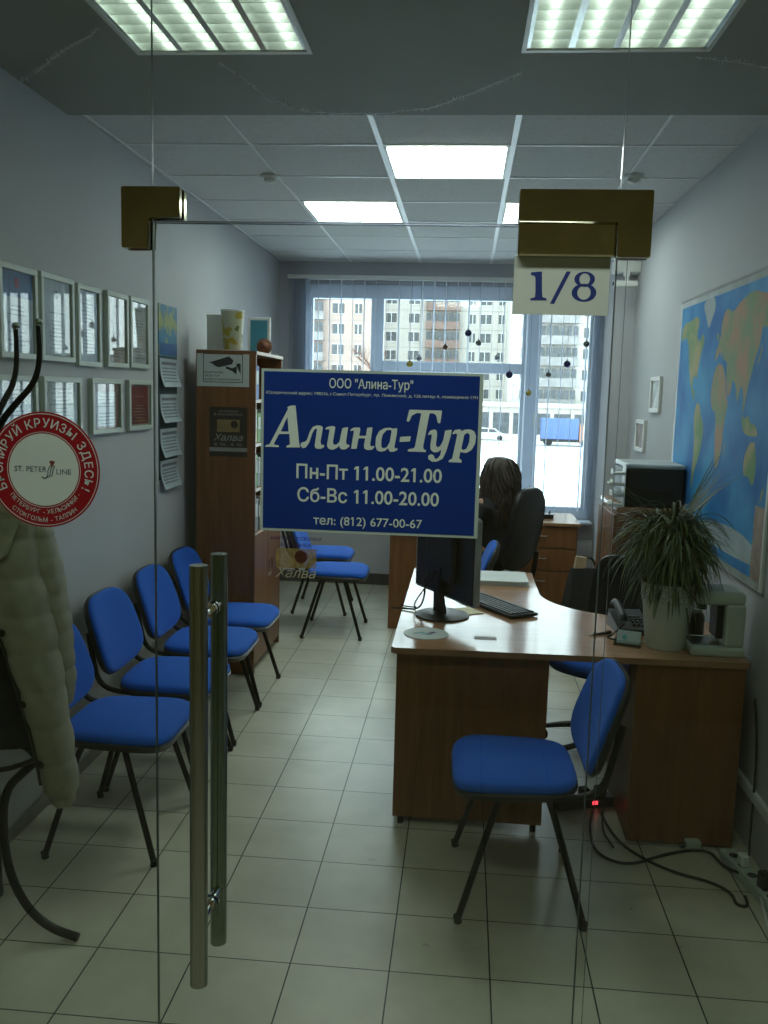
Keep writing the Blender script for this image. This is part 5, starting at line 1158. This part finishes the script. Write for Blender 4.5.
def block(name, label, x0, x1, y, floors, wm, cols, base=GZ, roofm=None):
    t = thing(name, label, 'building', ((x0 + x1) / 2, y, base)); cx = (x0 + x1) / 2; H_ = floors * 2.8 + 1.2
    MB().box(x0 - cx, x1 - cx, 0, 13, 0, H_).build('wall', wm, t)
    MB().box(x0 - cx - .3, x1 - cx + .3, -.3, 13.3, H_, H_ + .5).build('roof_edge', BAL2, t)
    g = MB(); gb = MB(); gg = MB(); nb = 0
    for f in range(floors):
        z = 1.2 + f * 2.8
        g.box(x0 - cx, x1 - cx, -.03, 0, z - .08, z - .02)
        for xc, kind in cols:
            if kind == 'w' or kind == 'n':
                hw = .8 if kind == 'w' else .45
                wn_ = MB().box(xc - cx - hw, xc - cx + hw, -.05, .02, z + .85, z + 2.25).build('window', WDK, t)
                MB().box(xc - cx - .05, xc - cx + .05, -.08, -.05, z + .85, z + 2.25).box(xc - cx - hw - .06, xc - cx + hw + .06, -.08, -.05, z + 2.25, z + 2.33).box(xc - cx - hw - .06, xc - cx + hw + .06, -.1, -.05, z + .78, z + .85).build('window_frame', WHITE, wn_)
            else:
                b_ = MB().box(xc - cx - 2.6, xc - cx + 2.6, -1.2, 0, z - .1, z + .05).box(xc - cx - 2.6, xc - cx + 2.6, -1.2, -1.12, z + .05, z + 1.05).build('balcony', BAL if kind == 'b' else BAL2, t)
                q = MB()
                for i in range(6): q.box(xc - cx - 2.5 + i * .86, xc - cx - 1.78 + i * .86, -1.15, -1.12, z + 1.1, z + 2.3)
                q.build('glazing', WDK, b_)
    g.build('panel_seam', BAL2, t)
    return t
block('apartment_building', 'pale nine-storey panel apartment block with pinkish balconies behind the middle window pane', -13.8, 6.2, 140, 9, WALLP, [(-11.8, 'w'), (-8.3, 'w'), (-3.9, 'b'), (.6, 'n'), (2.6, 'w'), (5.0, 'n')])
block('apartment_building', 'white panel apartment block with grey balconies behind the right window pane', 5.6, 22, 124, 9, WALLP, [(7.6, 'n'), (12.0, 'g'), (16.2, 'w'), (19.5, 'n')])
block('apartment_building', 'pinkish apartment block behind the left window pane', -36, -12.9, 126, 9, WPK, [(-34, 'w'), (-30.5, 'w'), (-27, 'w'), (-22.5, 'g'), (-18, 'w'), (-15.2, 'n')])
sh = thing('shop_wing', 'low shop pavilion with dark display windows at the foot of the far blocks', 'building', (2, 118, GZ))
MB().box(-12, 20, 0, 4, 0, 4.0).build('wall', mat('pavilion_wall', (.52, .46, .42), .9), sh); MB().box(-12.5, 20.5, -.8, 4, 4.0, 4.5).build('canopy', WHITE, sh)
for k in range(12): MB().box(-11.4 + k * 2.6, -9.3 + k * 2.6, -.05, .02, .5, 3.2).build('display_window', WDK, sh)
def vehicle_wheels(t, xs, y, r=.32):
    for x in xs:
        for yy in (-y, y): w_ = MB().cyl((x, yy - .1, r), (x, yy + .1, r), r, n=20).build('wheel', RUBBER, t, True)
cr_ = thing('car', 'small white car parked across the snow behind the middle window pane', 'car', (2.9, 109, GZ + .03), .0)
pr_ = [(-2.1, .3), (2.1, .3), (2.12, .75), (1.3, .92), (.75, 1.40), (-.9, 1.45), (-1.75, 1.0), (-2.1, .9)]
g = MB().prism(pr_, -.8, .8, 'y'); bmesh.ops.bevel(g.bm, geom=g.bm.edges[:], offset=.06, segments=2, affect='EDGES'); g.build('body', mat('car_white', (.7, .72, .74), .3), cr_)
for s in (-1, 1): MB().prism([(1.05, .95), (.65, 1.33), (.0, 1.36), (.0, .95)], s * .80, s * .815, 'y').prism([(-.1, .95), (-.1, 1.36), (-.85, 1.38), (-1.4, .98)], s * .80, s * .815, 'y').build('side_window', WDK, cr_)
vehicle_wheels(cr_, (-1.3, 1.3), .75)
tr_ = thing('lorry', 'blue box lorry on the far road behind the right window pane', 'lorry', (11.0, 101, GZ + .03), .0)
MB().box(-2.6, 1.4, -1.1, 1.1, .75, 3.0, .04).build('cargo_box', mat('lorry_blue', (.08, .14, .34), .5), tr_)
MB().prism([(1.5, .5), (3.0, .5), (3.0, 1.4), (2.7, 2.3), (1.5, 2.4)], -1.0, 1.0, 'y').build('cab', mat('lorry_cab', (.45, .2, .12), .5), tr_)
MB().box(-2.6, 2.9, -.9, .9, .45, .75).build('chassis', BLACK, tr_); vehicle_wheels(tr_, (-1.8, 2.2), .95, .42)
BARK = mat('winter_bark_redbrown', (.13, .06, .04), .95, var=.2, scale=2)
def tree(x, y, h, label, seed):
    rt_ = random.Random(seed); t = thing('bare_tree', label, 'tree', (x, y, GZ), 0, 'bare trees in front of the far blocks'); g = MB(); c = MB()
    g.tube([(0, 0, 0), (.1, 0, h * .25), (-.05, .1, h * .5), (0, 0, h * .95)], [.16, .12, .08, .02], 6, 1)
    def br(p, d, l, r, lv):
        q = p + d * l * .5 + Vector((0, 0, .05 * l)); e = p + d * l; c.tube([p, q, e], [r, r * .7, r * .35], 4, 0)
        if lv:
            for k in range(5):
                s = p.lerp(e, rt_.uniform(.3, 1)); dd = (d + Vector((rt_.uniform(-.8, .8), rt_.uniform(-.8, .8), rt_.uniform(-.1, .7)))).normalized(); br(s, dd, l * .55, r * .5, lv - 1)
    for k in range(13):
        z = h * rt_.uniform(.25, .85); a = rt_.uniform(0, 2 * PI); br(Vector((0, 0, z)), Vector((math.cos(a), math.sin(a), .8)).normalized(), h * .33 * (1.1 - z / h * .6), .05, 2)
    g.build('trunk', BARK, t); c.build('branches', BARK, t)
for i, (x, y, h) in enumerate(((-18.5, 96, 9), (-14.6, 98, 8), (-9.8, 93, 9.5), (-6.2, 99, 8.5), (-3.2, 92, 8))):
    tree(x, y, h, 'bare reddish brown tree outside, %s of the five seen from left to right' % ['first', 'second', 'third', 'fourth', 'last'][i], 20 + i)
